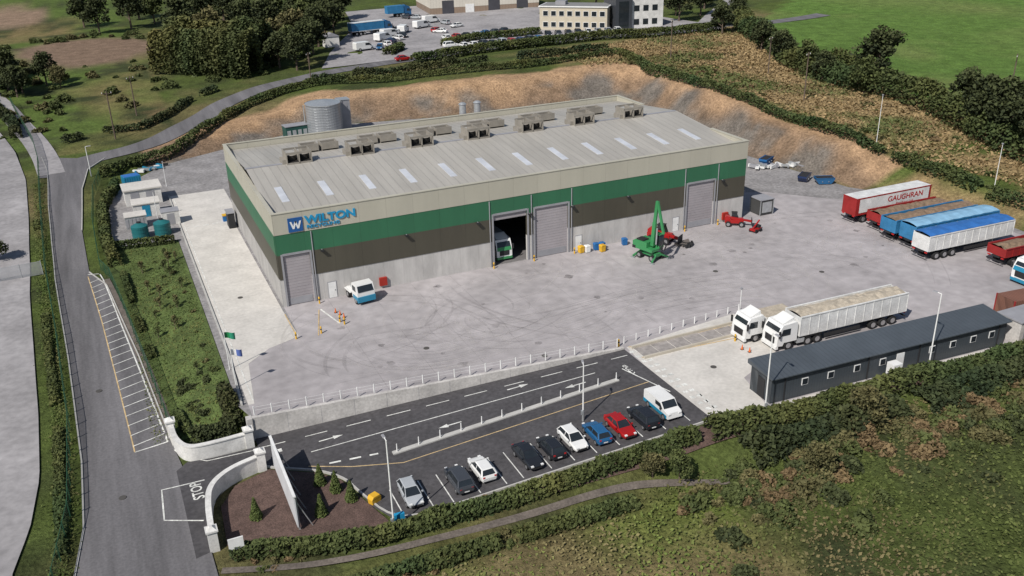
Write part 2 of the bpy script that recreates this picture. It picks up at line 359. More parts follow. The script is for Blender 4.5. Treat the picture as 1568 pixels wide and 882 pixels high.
WEST=smoothline([(-24,70),(-25.2,84),(-28.5,104),(-34.5,135),(-46,185),(-80,260)]); ribbon_mesh(mb,WEST,4.2,.03,asphl)
ribbon_mesh(mb,smoothline([(-60,215),(-42,240),(-30,285),(-19,320),(10,420)]),4,.08,asphl,step=4)
ribbon_mesh(mb,smoothline([(150,130),(170,152),(215,190),(300,260)]),4,.08,asphl,step=4)
mb.obj('lane_road')
mb=MB(); between_mesh(mb,[(-25.4,-60),(-27,-34),(-25.8,-28),(-25.2,-21),(-25.4,-10),(-26.6,20),(-27.2,50),(-27.9,69),(-30,88),(-34,110)],[(-62,-60),(-62,-34),(-60,-28),(-60,-21),(-60,-10),(-60,20),(-60,50),(-60,69),(-60,88),(-58,110)],.06,asphl,n=90,cross=16); mb.obj('neighbouring_pavement')
drape('car_park_pavement',[(36.6,129),(44,150),(62,190),(70,230),(110,230),(150,160),(150,132),(120,132.5),(84,134),(60,129.5)],.06,asphl,cell=4)
mb=MB(); ribbon_mesh(mb,smoothline([(-13,-39.6),(-8,-41.6),(-2,-43.1),(8,-44.3),(17,-44.4),(22,-45.6),(26,-47.5)]),.65,.03,pathm); mb.obj('gravel_path')
drape('planting_bed',[(-12.2,-37),(-11.9,-31.8),(-10.4,-29.4),(-7.4,-28.3),(-5.9,-29.4),(-3.6,-31.1),(-2.3,-33),(-1.8,-35),(-.4,-40.1),(-2,-41.6),(-8,-40)],.03,mulch,cell=2)
drape('planting_bed',[(29,-42.6),(34,-42.9),(66,-44.3),(66,-45.4),(34,-44.4),(8,-43),(8,-41.4),(28.6,-41.6)],.0+.03,mulch,cell=2)
def kerb(mb,P,w=.18,hh=.13,m=kerbm,base=None):
    P=resample(P,1.5); n=len(P); S=[]
    for i,p in enumerate(P):
        d=(P[min(i+1,n-1)]-P[max(i-1,0)]).normalized(); s=Vector((-d.y,d.x,0))*w/2; zz=h1(p.x,p.y) if base is None else base
        S.append([(p.x-s.x,p.y-s.y,zz-.12),(p.x+s.x,p.y+s.y,zz-.12),(p.x+s.x,p.y+s.y,zz+hh),(p.x-s.x,p.y-s.y,zz+hh)])
    mb.loft(S,m)
mb=MB()
kerb(mb,smoothline([(-7.6,-27.7),(-5.9,-29),(-3.4,-30.8),(-1.9,-33),(-1.5,-35),(-.1,-39.8),(2.4,-40.6)],2),.14,.1); kerb(mb,[(2.4,-40.65),(28.8,-41.2)],.14,.1)
kerb(mb,RL,.13,.1); kerb(mb,RR[4:8],.13,.1); kerb(mb,RR[8:],.13,.1)
kerb(mb,[(-8.0,-20),(-7.5,-10),(-7.45,50)],.2,.15,base=0.02)
mb.obj('kerb')
mb=MB(); kerb(mb,[(2.6,-31.6),(25.2,-31.2)],.5,.13)
for i in range(12):
    xx=3+i*2.0; zz=zl(xx)+.13; mb.tube((xx,-31.6+.4*(xx-2.6)/22.6,zz),(xx,-31.6+.4*(xx-2.6)/22.6,zz+.75),.06,white,.045,n=8)
mb.obj('kerb_divider_with_bollards')
# ------------------------------------------------------------------ markings
mk=MB()
def line(P,w=.12,off=.03,m=mark,dash=None):
    if dash:
        Q=resample(P,.25); acc=0; cur=[]
        for a,b_ in zip(Q[:-1],Q[1:]):
            if acc%(dash[0]+dash[1])<dash[0]: cur.append(a); last=b_
            elif cur:
                ribbon_mesh(mk,[cur[0],last],w,off,m,1.5,1); cur=[]
            acc+=(b_-a).length
        if cur: ribbon_mesh(mk,[cur[0],last],w,off,m,1.5,1)
    else: ribbon_mesh(mk,P,w,off,m,1.0,1)
HL=[(-20.0,22.5),(-19.0,8),(-18.2,-8),(-17.6,-20.5)]; HR=[(-18.6,20.5),(-17.2,8),(-15.8,-8),(-14.8,-20)]
line([(-20.0,23.2),(-18.7,22.8)],.14); line(HL,.12,m=marky); line([(-18.6,22.6),(-18.3,20.5)]+HR[1:],.14,m=mark); line([HL[-1],HR[-1]],.14)
for i in range(23):
    yy=-19.5+i*1.8; xl=np.interp(yy,[-20.5,-8,8,22.5],[-17.6,-18.2,-19,-20]); xr=np.interp(yy+.9,[-20,-8,8,20.5],[-14.8,-15.8,-17.2,-18.6])
    line([(xl,yy),(xr,yy+.9)],.11,m=mark)
line([(-14.4,-21.5),(-13.9,-22.9),(-12,-24.6),(-7.5,-24.8)],.1); line([(-7.5,-24.6),(28.4,-27.6)],.11,dash=(2.2,1.6))
line([(-3.6,-27.6),(24,-28.9)],.11,m=mark)
line([(-4.3,-29.6),(-1,-31.6),(3,-33.3),(27.5,-33.0)],.1,m=marky)
line([(-2.6,-30.1),(1.5,-30.9)],.22,dash=(.9,.7)); line([(26.6,-29.6),(28.2,-35.5)],.12)
line([(-6.9,-25.9),(-5.8,-25.9)],.5)
line([(-12.6,-27.4),(-16.0,-27.3),(-16.2,-31.6),(-13.4,-33.0)],.13)
for xx,yy,dr in ((-1.5,-26.4,1),(16.5,-27.3,1),(8.5,-30.0,-1),(21.3,-29.9,-1)):
    a=dr
    P=[(xx-1.1*a,yy-.07),(xx+.2*a,yy-.07),(xx+.2*a,yy-.28),(xx+1.1*a,yy),(xx+.2*a,yy+.28),(xx+.2*a,yy+.07),(xx-1.1*a,yy+.07)]
    P=[(p[0],p[1]-.03*(p[0]-xx),float(zl(p[0]))+.028) for p in P]; mk.add(P,[(0,1,5,6),(2,3,4),(1,2,4,5)],mark)
for xx in (.8,3.2,4.8,7.1,9.4,10.9,13.45,15.6,17.7,19.9,22.2,24.5,27.0): line([(xx,-36.3),(xx,-40.4)],.09)
for k,(xa,ya) in enumerate(((28.9,-27),(29.6,-27))):
    for i in range(12):
        yy=ya-i*1.12
        mk.add([(xa+i*.03,yy,.036),(xa+.5+i*.03,yy-.05,.036),(xa+.5+i*.03,yy-.5,.036),(xa+i*.03,yy-.45,.036)],[(0,1,2,3)],mark)
line([(30.4,-36.5),(29.9,-40.6)],.12,.036)
line([(3.4,-2.6),(1.8,-9.0)],.12,.04,marky); line([(3.6,-2.6),(4.6,-7.2)],.2,.04); line([(-2.4,33.5),(-7,33.2)],.3,.036,dash=(.7,.5)); line([(-6.9,-19.5),(-6.9,48)],.12,.036,dash=(3,.4))
line([(-.3,-2),(-.3,-8)],.12,.036,marky)
for yy0,yy1 in ((-26.2,-27.2),(-28.7,-29.9)): line([(29.4,yy0),(43.4,yy1+.2)],.15,.04,marky)
mk.obj('road_marking')
e=empty('road_lettering')
text('STOP',1.25,mark,(-12.9,-30.0,-1.955),(0,0,math.radians(92)),'stop_text',e,bold=.02,sx=.85)
text('STOP',1.0,mark,(27.6,-31.0,h1(27,-30)+.035),(0,0,math.radians(92)),'stop_text',e,bold=.015,sx=.8)
def fadem(name,col,amax,sc):
    tm,N,L,b=nt(name); b.inputs['Base Color'].default_value=col; b.inputs['Roughness'].default_value=.9
    geo=N.new('ShaderNodeNewGeometry'); n=N.new('ShaderNodeTexNoise'); n.inputs['Scale'].default_value=sc; n.inputs['Detail'].default_value=3; L.new(geo.outputs['Position'],n.inputs['Vector'])
    q=N.new('ShaderNodeMapRange'); q.inputs[1].default_value=.35;q.inputs[2].default_value=.75;q.inputs[3].default_value=amax*.15;q.inputs[4].default_value=amax; L.new(n.outputs[0],q.inputs[0]); L.new(q.outputs[0],b.inputs['Alpha']); return tm
tm=fadem('tyre_mark',(.20,.185,.185,1),.22,.12); tl=fadem('dust_mark',(.58,.55,.54,1),.34,.1); oil=fadem('oil_stain',(.10,.09,.09,1),.45,.6)
mb=MB(); YIN=[(-6.5,-20.5),(28,-24.3),(44,-24),(60,-27),(88,-38),(90,-14),(82,0),(66,-1),(0.5,-1)]
cnt=0; zoff=.026
def arc(cx,cy,R,a0,a1,w,m):
    global zoff
    nseg=max(8,int(abs(a1-a0)*R/.7)); A=np.linspace(a0,a1,nseg); V=[]
    wob=.25*np.sin(A*3+cx)
    xi=cx+(R+wob)*np.cos(A); yi=cy+(R+wob)*.75*np.sin(A)
    if not inpoly(xi,yi,YIN).all(): return False
    zoff+=.00008
    for i,(aa,wo) in enumerate(zip(A,wob)):
        ww=w*min(1,.15+4*min(i,nseg-1-i)/nseg)
        for rr in (R+wo-ww/2,R+wo+ww/2): V.append((cx+rr*math.cos(aa),cy+rr*.75*math.sin(aa),zoff))
    mb.add(V,[(2*i,2*i+1,2*i+3,2*i+2) for i in range(nseg-1)],m); return True
for t in range(2500):
    if cnt>60: break
    cx=random.uniform(-2,85); cy=random.uniform(-32,4); R=random.uniform(6,22) if cx<30 else random.uniform(14,70); a0=random.uniform(0,6.28); a1=a0+random.uniform(.6,2.2) if R<25 else a0+random.uniform(.2,.7)
    m=tm if random.random()<.35 else tl; w_=random.uniform(.25,.45)
    if arc(cx,cy,R,a0,a1,w_,m): cnt+=1; arc(cx,cy,R+1.9,a0,a1,w_,m)
for i in range(46):
    R=4+i*.33+random.uniform(-.15,.15); arc(13.5,-13.5,R,3.0+random.uniform(-.3,.6),5.3+random.uniform(-.5,.6),.16,tl if i%3 else tm)
for i in range(32):
    R=5+i*.5; arc(24,-14,R,2.6+random.uniform(-.3,.4),4.6+random.uniform(-.5,.4),.18,tl if i%4 else tm)
for i in range(26):
    R=30+i*.55; arc(36,-45,R,1.0+random.uniform(-.1,.3),1.9+random.uniform(-.3,.3),.2,tl if i%3 else tm)
mb.obj('tyre_marks')
mb=MB()
for k in range(40):
    cx,cy=random.uniform(2,84),random.uniform(-22,-2)
    if not inpoly(np.array([cx]),np.array([cy]),YIN)[0]: continue
    r_=random.uniform(.15,.6); V=[(cx+r_*random.uniform(.6,1.3)*math.cos(a*.524),cy+r_*random.uniform(.6,1.3)*math.sin(a*.524),.05+k*.0001) for a in range(12)]
    mb.add(V,[tuple(range(12))],oil)
mb.obj('oil_stains')
mb=MB()
jm=fadem('concrete_joint',(.16,.15,.15,1),.4,.4)
for i in range(1,18):
    xx=i*5.0
    ylo=-22.9-.095*(xx+7.6) if xx<28.8 else -25.5
    mb.add([(xx,ylo+.3,.0235),(xx+.05,ylo+.3,.0235),(xx+.05,-.2,.0235),(xx,-.2,.0235)],[(0,1,2,3)],jm)
for i in range(1,5): mb.add([(.5,-i*5,.0250),(86,-i*5,.0250),(86,-i*5+.05,.0250),(.5,-i*5+.05,.0250)],[(0,1,2,3)],jm)
for i in range(10): mb.add([(-7.2,-5+i*5,.0262),(-.4,-5+i*5,.0262),(-.4,-5+i*5+.05,.0262),(-7.2,-5+i*5+.05,.0262)],[(0,1,2,3)],jm)
mb.obj('slab_joints')
mb=MB()
for i in range(7): mb.b2(29.7+i*1.95,31.55+i*1.95,-28.6-.07*i,-26.5-.07*i,.03,.06,mat('weighbridge_steel',(.30,.275,.26),.7,var=.3,scale=1.5))
for i in range(2): mb.b2(29.5,43.4,-28.86+i*2.4-.25,-28.66+i*2.4-.25,.03,.28,mat('beige_kerb',(.46,.42,.35),.8))
mb.obj('weighbridge')
for x_,y_ in ((11,-17),(34.5,-33.5),(49,-14),(-19,-27),(-20,-8),(21,-24),(60,-20),(-4,5)):
    mb=MB(); mb.tube((0,0,0),(0,0,.035),.3,mat('cast_iron',(.08,.075,.07),.7),n=16); mb.obj('manhole_cover',(x_,y_,h1(x_,y_)+.02))
# ------------------------------------------------------------------ foliage
def leafmesh(name,P,S,Cc,obj=True,loc=None,up=.5):
    n=len(P); nrm=rng.normal(size=(n,3)); nrm[:,2]=np.abs(nrm[:,2])+up; nrm/=np.linalg.norm(nrm,axis=1)[:,None]
    t=rng.normal(size=(n,3)); t-=nrm*(t*nrm).sum(1)[:,None]; t/=np.linalg.norm(t,axis=1)[:,None]; b_=np.cross(nrm,t)
    S=S[:,None]; V=np.stack([P+t*S,P+b_*S*.65,P-t*S,P-b_*S*.65],1).reshape(-1,3)
    F=np.arange(4*n).reshape(n,4); me=bpy.data.meshes.new(name); fastmesh(me,V,F,np.repeat(Cc,4,axis=0)); me.materials.append(LEAF)
    return me
PAL={'g':((.04,.053,.02),(.10,.118,.042)),'d':((.026,.034,.017),(.068,.08,.033)),'o':((.06,.06,.027),(.145,.13,.058)),'l':((.075,.10,.033),(.145,.175,.055)),'b':((.105,.072,.04),(.20,.145,.075)),'c':((.043,.053,.02),(.12,.128,.048))}
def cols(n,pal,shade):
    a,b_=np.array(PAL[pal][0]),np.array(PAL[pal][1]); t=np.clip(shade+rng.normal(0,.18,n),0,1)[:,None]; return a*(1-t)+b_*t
def blob_cloud(cx,cy,cz,rx,rz,n,pal,size=.3):
    k=max(3,int(rx*2.2)); out=[];sh=[]
    for _ in range(k):
        a=random.uniform(0,6.28); d=rx*.6*math.sqrt(random.random()); lx=cx+d*math.cos(a); ly=cy+d*math.sin(a); r_=rx*random.uniform(.4,.65); hh=rz*random.uniform(.55,1.0)*(1-.35*d/rx)
        m=int(n/k); v=rng.normal(size=(m,3)); v/=np.linalg.norm(v,axis=1)[:,None]; v[:,2]=np.abs(v[:,2]); rr=rng.uniform(.72,1.06,m)[:,None]
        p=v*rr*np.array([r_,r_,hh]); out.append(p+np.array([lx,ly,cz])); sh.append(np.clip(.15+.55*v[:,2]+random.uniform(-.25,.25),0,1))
    P=np.concatenate(out); s=np.concatenate(sh); return P,rng.uniform(.6,1.3,len(P))*size,cols(len(P),pal,s)
def hedge_cloud(P,w,hh,dens,pal,size=.28,lump=.35,seed=1,gap=0):
    Q=resample(P,.5); A=np.array([(q.x,q.y) for q in Q]); L=len(A); n=int(L*.5*dens)
    i=rng.uniform(0,L-1.001,n); ii=i.astype(int); f=(i-ii)[:,None]; c=A[ii]*(1-f)+A[ii+1]*f; d=A[ii+1]-A[ii]; d/=np.linalg.norm(d,axis=1)[:,None]+1e-9
    s=np.c_[-d[:,1],d[:,0]]; lf=(1-lump)+2*lump*fbm(c[:,0],c[:,1],3.2,seed); th=rng.uniform(0,math.pi,n); rr=np.sqrt(rng.uniform(.45,1.1,n))
    u_=np.cos(th)*rr*w/2*(.7+.6*fbm(c[:,1],c[:,0],2.3,seed+3)); v_=np.sin(th)**.6*rr*hh*lf
    xy=c+s*u_[:,None]; z=H(xy[:,0],xy[:,1])+v_-.05
    keep=np.ones(n,bool) if not gap else vnoise(c[:,0],c[:,1],4,seed+9)>gap
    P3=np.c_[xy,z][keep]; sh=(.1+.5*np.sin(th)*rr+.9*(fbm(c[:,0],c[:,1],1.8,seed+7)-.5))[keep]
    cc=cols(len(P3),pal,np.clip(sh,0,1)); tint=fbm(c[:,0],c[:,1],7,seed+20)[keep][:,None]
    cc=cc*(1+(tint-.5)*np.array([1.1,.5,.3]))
    return P3,rng.uniform(.6,1.3,len(P3))*size,cc
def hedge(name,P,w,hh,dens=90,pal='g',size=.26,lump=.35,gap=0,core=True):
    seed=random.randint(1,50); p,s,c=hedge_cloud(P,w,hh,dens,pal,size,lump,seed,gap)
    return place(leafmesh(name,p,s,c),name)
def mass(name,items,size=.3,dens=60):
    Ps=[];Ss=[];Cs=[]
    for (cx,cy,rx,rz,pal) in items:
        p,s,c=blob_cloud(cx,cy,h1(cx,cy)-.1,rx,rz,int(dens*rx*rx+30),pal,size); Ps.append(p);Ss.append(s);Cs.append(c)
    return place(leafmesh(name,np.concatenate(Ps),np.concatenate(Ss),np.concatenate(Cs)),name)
def tree_mesh(name,hh,rw,pal,n=2200,size=.3,con=False):
    mb=MB(); mb.tube((0,0,-.2),(0.1*hh/8,0,hh*.45),hh*.03,bark,hh*.018,n=7,cap=False); mb.tube((0.1*hh/8,0,hh*.45),(0,0.1*hh/8,hh*.85),hh*.018,bark,.02,n=6,cap=False)
    cl=[]
    for i in range(13):
        a=i*2.4+random.uniform(-.3,.3); zz=hh*random.uniform(.28,.8); d=rw*random.uniform(.45,.95)*(1.15-zz/hh*.7); e_=(d*math.cos(a),d*math.sin(a),zz+hh*.1)
        mb.tube((0,0,zz*.75),e_,hh*.012,bark,.015,n=5,cap=False); cl.append((e_[0],e_[1],e_[2],rw*random.uniform(.28,.5)))
    cl+= [(0,0,hh*.88,rw*.38),(rw*.25,0,hh*.72,rw*.5),(-rw*.25,rw*.1,hh*.6,rw*.5),(0,-rw*.2,hh*.45,rw*.55)]
    Ps=[];sh=[]
    for (a,b_,c,r_) in cl:
        m=int(n/len(cl)); v=rng.normal(size=(m,3)); v/=np.linalg.norm(v,axis=1)[:,None]; rr=rng.uniform(.55,1.15,m)[:,None]
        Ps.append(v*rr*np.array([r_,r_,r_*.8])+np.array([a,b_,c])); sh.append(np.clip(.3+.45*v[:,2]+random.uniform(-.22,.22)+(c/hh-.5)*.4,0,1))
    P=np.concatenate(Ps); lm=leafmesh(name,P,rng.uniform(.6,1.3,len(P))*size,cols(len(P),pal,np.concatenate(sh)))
    tm_=mb.mesh(name+'t'); bm=bmesh.new(); bm.from_mesh(tm_); bm.from_mesh(lm)
    me=bpy.data.meshes.new(name)
    nT=len(tm_.polygons)
    bm.to_mesh(me); bm.free(); me.materials.append(bark); me.materials.append(LEAF)
    mi=np.ones(len(me.polygons),int); mi[:nT]=0; me.polygons.foreach_set('material_index',mi); return me
TV=[tree_mesh('tree_a',8,3.3,'g'),tree_mesh('tree_b',9,3.6,'d',2600),tree_mesh('tree_c',7,3.4,'o'),tree_mesh('tree_d',8,3,'d')]
SAP=[tree_mesh('sap_a',2.0,.5,'g',240,.11),tree_mesh('sap_b',2.2,.5,'o',240,.11)]
def tree(x,y,k,s=1,name='deciduous_tree'):
    sc=(s*random.uniform(.9,1.1),s*random.uniform(.9,1.1),s); place(TV[k],name,(x,y,h1(x,y)-.1),random.uniform(0,6.28),scale=sc)
for x_,y_,k,s in [(31,131,1,1.0),(28,137,3,1.1),(36,140,1,1.2),(33,148,0,1.1),(40,152,3,1.2),(44,162,1,1.3),(48,170,1,1.3),(53,180,3,1.4),(44,178,0,1.4),(38,167,2,1.4),(30,158,2,1.3),(26,172,1,1.5),(34,184,3,1.5),(46,190,1,1.6),(56,198,0,1.5),(62,210,3,1.6),(40,205,0,1.6),(28,196,1,1.6),(18,188,2,1.4),(12,204,3,1.6),(22,215,1,1.7),(52,216,1,1.7),
  (-33,146,1,1.1),(-37,150,3,1.2),(-31,139,3,.9),(-25,150,1,.9),(-40,160,1,1.3),(-34,165,0,1),(-22,146,2,.7),(-10,232,1,1.3),(-14,250,3,1.4),(0,238,1,1.4),(8,246,0,1.4),(4,258,1,1.5),(18,250,3,1.6),(30,240,1,1.6),(-30,143,0,.8),(-36,143,1,.9),
  (133,46,1,1.25),(137,88,3,.9),(130,72,1,.85),(127,60,0,.9),(124,52,3,.8),(116,2,1,1.2),(119,8,3,1.2),(123,15,1,1.0),(112,-6,1,1.1),(122,38,0,.9),(160,128,1,.9),(150,122,3,.9),(143,112,1,.9),(148,140,1,1.2),(160,146,3,1.3),(170,158,1,1.3),(155,152,0,1.2),(178,170,1,1.3),(190,186,3,1.3),(160,175,1,1.5),(145,185,3,1.5),
  (41,-46.8,2,.5),(63,-46.5,1,.5),(66.5,-45.5,3,.6),(70,-47,1,.65),(22.5,-45.5,0,.36),(33,-50,2,.42),(20.5,-44.6,2,.32),(-31,34,0,.5)]:
    tree(x_,y_,k,s)
hedge('conifer_plantation',[(1,150),(10,141),(21,130)],8,10,1000,'c',.4,.12)
hedge('conifer_plantation',[(6,160),(16,150),(26,140)],9,11,600,'c',.5,.14)
hedge('hedge',[(-16.5,64),(-13,68.5),(-5,73.5),(2,82),(7,90),(13,97.5),(21,104),(30,107),(37,103),(48,99),(62,96.5),(80,96.5),(99,96.5)],1.8,1.7,140,'g',.22,.4,.08)
hedge('hedge',[(30,110),(44,110),(60,110),(84,108),(102,103)],2.5,2.0,110,'d',.3,.4,.25)
hedge('hedge',[(58,122.5),(80,127),(112,125.5),(146,115)],3.0,2.4,150,'g',.3,.12)
hedge('hedge',[(102,100),(98.5,78),(96.5,60),(95.5,42),(94.5,26),(94.5,8),(97,-4),(98,-18),(98,-34)],2.2,1.6,110,'g',.24,.4,.25)
hedge('hedgerow',[(160,126),(150,110),(139,84),(131,70),(127,58),(124,45),(124,30),(120,14),(114,-2),(110,-20),(104,-40)],6,4.2,170,'g',.34,.45)
hedge('hedgerow',[(131,70),(134,55),(134,45)],5,4,150,'g',.34)
hedge('hedge',[(-24.2,-50),(-23.6,-30),(-23.7,-14),(-24.6,6),(-25.4,27),(-26.2,50)],.9,.6,90,'g',.15,.5,.45)
hedge('hedge',[(-14.5,60),(-17,48),(-17.3,34),(-16.6,24)],1.6,1.7,150,'g',.2)
hedge('hedge',[(-15.9,21),(-15.2,6),(-14.4,-6),(-13.8,-14),(-13.0,-20.0)],.8,.7,150,'g',.14,.5,.35)
hedge('hedge',[(-16.4,29.0),(-8.8,28.2)],1.2,1.2,220,'g',.16,.1)
hedge('hedge',[(-12.9,-21),(-11,-21.6),(-9.0,-21.4),(-9,-19),(-9.2,-17)],1.6,1.3,240,'d',.16,.3)
hedge('hedge',[(-12,-38.2),(-7,-40),(-2,-41.7),(4,-42.3),(14,-42.7),(26,-42.8)],1.5,1.15,250,'g',.18,.6,.12)
hedge('hedge',[(27,-43),(36,-44),(50,-44.6),(66,-45.4),(90,-45)],2.2,1.6,260,'g',.2,.5)
hedge('hedge',[(-6,-45.4),(6,-45.9),(18,-46.3)],1.5,.8,170,'g',.18,.5,.15)
hedge('hedge',[(26,-46.2),(40,-46.8),(60,-47.2),(85,-47)],2.6,1.5,220,'d',.22,.6,.15)
hedge('hedge',[(84,128),(100,128.5)],2.4,2,140,'g',.3,.1); hedge('hedge',[(73,141),(84,147),(104,145)],2.6,2,150,'g',.3,.1); hedge('hedge',[(56,137),(62,144)],3,2,150,'g',.3,.1)
hedge('hedge',[(-22,90),(-14,94),(-8,92),(-2,100),(4,112),(10,118)],1.6,1.3,80,'d',.26,.5,.45)
hedge('hedge',[(-30,98),(-31,112),(-36,132),(-42,158)],2,1.8,110,'d',.26,.5,.2)
it=[]
for _ in range(250):
    x_=random.uniform(20,90); y_=-46.8-abs(random.gauss(0,3.4)); rx=random.uniform(.6,1.7); it.append((x_,y_,rx,rx*random.uniform(.6,.95),random.choice('ggoobdbo')))
for _ in range(14):
    x_=random.uniform(-6,18); y_=random.uniform(-46.5,-45); rx=random.uniform(.4,.8); it.append((x_,y_,rx,rx,random.choice('gob')))
mass('scrub_bushes',it,.18,230)
it=[]
for _ in range(300):
    x_=random.uniform(97,128); y_=random.uniform(-30,100)
    if fbm([x_],[y_],14,77)[0]<.46: continue
    rx=random.uniform(.4,1.3); it.append((x_,y_,rx,rx*.7,random.choice('ggobo')))
for _ in range(190):
    x_=random.uniform(-60,30); y_=random.uniform(100,230)
    if -8<x_ and y_<128: continue
    if math.hypot(x_+15,y_-196)<22: continue
    rx=random.uniform(.6,2.4); it.append((x_,y_,rx,rx*.9,random.choice('ggo')))
mass('scrub_bushes',it,.28,80)
it=[]
for i in range(12):
    for j in range(3):
        if random.random()<.2: continue
        y_=-12+i*3.2+random.uniform(-.8,.8); x_=-13.0-(y_/60)+j*1.7+random.uniform(-.4,.4); rx=random.uniform(.22,.5); it.append((x_,y_,rx,rx*1.3,random.choice('gdgo')))
for _ in range(22):
    rx=random.uniform(.4,.8); it.append((random.uniform(-13,-9.2),random.uniform(-20.5,-11),rx,rx,random.choice('gdd')))
for _ in range(60):
    x_=random.uniform(-11,26); rx=random.uniform(.25,.5); it.append((x_,-40.9-.02*x_+random.uniform(-1.2,.2)-(0 if x_>0 else -.9),rx,rx,random.choice('gob')))
mass('shrub_planting',it,.12,330)
for _ in range(16):
    y_=random.uniform(-15,26); x_=random.uniform(-13.8,-9.2); place(SAP[_%2],'young_tree',(x_,y_,h1(x_,y_)),random.uniform(0,6),scale=random.uniform(.5,.9))
def mixc(A,B,t): t=np.clip(t,0,1)[:,None]; return np.array(A)*(1-t)+np.array(B)*t
n=52000; gx=rng.uniform(-12,110,n); gy=rng.uniform(-78,-44.5,n); P=np.c_[gx,gy,H(gx,gy)+rng.uniform(-.05,.18,n)]; keep=(gx>-9)&(gy<-45.2-.02*gx)
nn=fbm(gx,gy,8,61); lush=sst((24-gx)/10)*sst((-46.5-gy)/1.0); cc=mixc((.088,.108,.032),(.15,.125,.06),(nn-.45)*4+rng.normal(0,.2,n)); cc=cc*(1-lush[:,None])+mixc((.14,.18,.045),(.2,.17,.08),(nn-.5)*5+rng.normal(0,.2,n))*lush[:,None]
cc*=rng.uniform(.75,1.2,n)[:,None]
place(leafmesh('g',P[keep],rng.uniform(.08,.2,n)[keep],cc[keep],up=.6),'grass_tufts')
n=60000; gx=rng.uniform(88,165,n); gy=rng.uniform(-42,118,n); dd=segdist(gx,gy,YD); keep=(~inpoly(gx,gy,FLD))&(dd>10)&(~inpoly(gx,gy,YD)); P=np.c_[gx,gy,H(gx,gy)+rng.uniform(0,.3,n)]
nn=fbm(gx,gy,12,62); cc=mixc((.27,.195,.10),(.095,.112,.04),(nn-.46)*6+rng.normal(0,.25,n))*rng.uniform(.75,1.2,n)[:,None]
place(leafmesh('g',P[keep],rng.uniform(.15,.4,n)[keep],cc[keep],up=.4),'grass_tufts')
n=7000; gx=rng.uniform(-16,-8.7,n); gy=rng.uniform(-20,28,n); P=np.c_[gx,gy,H(gx,gy)+rng.uniform(0,.1,n)]
place(leafmesh('g',P,rng.uniform(.06,.13,n),mixc((.06,.09,.025),(.14,.145,.05),fbm(gx,gy,3,5)*2-.6+rng.normal(0,.2,n)),up=.5),'grass_tufts')
n=9000; gy=rng.uniform(-45,66,n); gx=np.interp(gy,[-45,-30,-14,6,27,66],[-24.1,-23.3,-23.4,-24.3,-25.1,-26])+rng.normal(0,.45,n); P=np.c_[gx,gy,H(gx,gy)+rng.uniform(0,.1,n)]
place(leafmesh('g',P,rng.uniform(.07,.14,n),mixc((.08,.115,.03),(.14,.13,.055),fbm(gx,gy,4,5)*1.6-.4+rng.normal(0,.15,n)),up=.6),'grass_tufts')
def cone_shrub(x_,y_,hh,r_):
    n=1100; t=rng.uniform(0,1,n)**.6; a=rng.uniform(0,6.28,n); rr=r_*t*rng.uniform(.7,1.05,n)
    P=np.c_[rr*np.cos(a),rr*np.sin(a),hh*(1-t)+.1]; me=leafmesh('cone',P,np.full(n,.12),cols(n,'l',rng.uniform(-.2,.5,n))); place(me,'conical_shrub',(x_,y_,h1(x_,y_)))
for x_,y_ in ((-4.0,-32.6),(-3.1,-34.2),(-2.3,-36.0),(-4.9,-36.6),(-9.6,-34.6)): cone_shrub(x_,y_,1.9,.5)
# ------------------------------------------------------------------ main building
W,D,HT=63.65,33.97,11.0
bld=empty('recycling_warehouse')
fas=stripe_mat('fascia_cream',(.42,.40,.33),0,3.2,.15,.5,.08,duty=.015,streak=(1,1,.2)); grn=stripe_mat('cladding_green',(.028,.13,.065),0,3.2,.2,.5,.12,duty=.015,streak=(1,1,.2))
drk=stripe_mat('cladding_brown',(.068,.062,.045),0,3.2,.25,.5,.14,duty=.015,streak=(1,1,.2)); wal=stripe_mat('precast_base',(.45,.435,.42),0,2.4,.25,.85,.22,scale=.5,duty=.012,streak=(1.2,1.2,.35))
fas2=stripe_mat('fascia_cream_side',(.42,.40,.33),1,3.2,.15,.5,.08,duty=.015); grn2=stripe_mat('cladding_green_side',(.028,.13,.065),1,3.2,.2,.5,.12,duty=.015); drk2=stripe_mat('cladding_brown_side',(.068,.062,.045),1,3.2,.25,.5,.14,duty=.015)
roofm=stripe_mat('roof_sheeting',(.36,.342,.31),0,1.0,.13,.55,.16,dist=.05,scale=.3,duty=.14,streak=(1,.12,1))
sky_l=mat('rooflight',(.50,.52,.56),.35,var=.15)
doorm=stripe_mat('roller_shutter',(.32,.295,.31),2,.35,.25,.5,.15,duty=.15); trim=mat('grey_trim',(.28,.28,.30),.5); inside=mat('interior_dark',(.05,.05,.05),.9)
Z=[0,3.3,6.2,8.6,11]
doors=[(0.6,3.6,6.1),(26.1,30.6,6.6),(31.7,36.3,6.6),(54.3,58.6,6.3)]
mb=MB()
cuts=[0]+[v for d in doors for v in d[:2]]+[W]
for i in range(0,len(cuts),2):
    a,b_=cuts[i],cuts[i+1]; mb.b2(a,b_,.0,.35,0,Z[1],wal); mb.b2(a,b_,-.06,.3,Z[1]+.002,Z[2],drk)
for (a,b_,t) in doors:
    if t<Z[2]: mb.b2(a,b_,-.06,.3,t,Z[2],drk)
gc=[0]+[v for d in doors if d[2]>Z[2] for v in d[:2]]+[W]
for i in range(0,len(gc),2): mb.b2(gc[i],gc[i+1],-.06,.3,Z[2]+.002,Z[3],grn)
for d in doors:
    if d[2]>Z[2]: mb.b2(d[0],d[1],-.06,.3,d[2],Z[3],grn)
mb.b2(-.06,W+.06,-.10,.3,Z[3]+.002,Z[4],fas)
mb.obj('front_wall',parent=bld)
mb=MB()
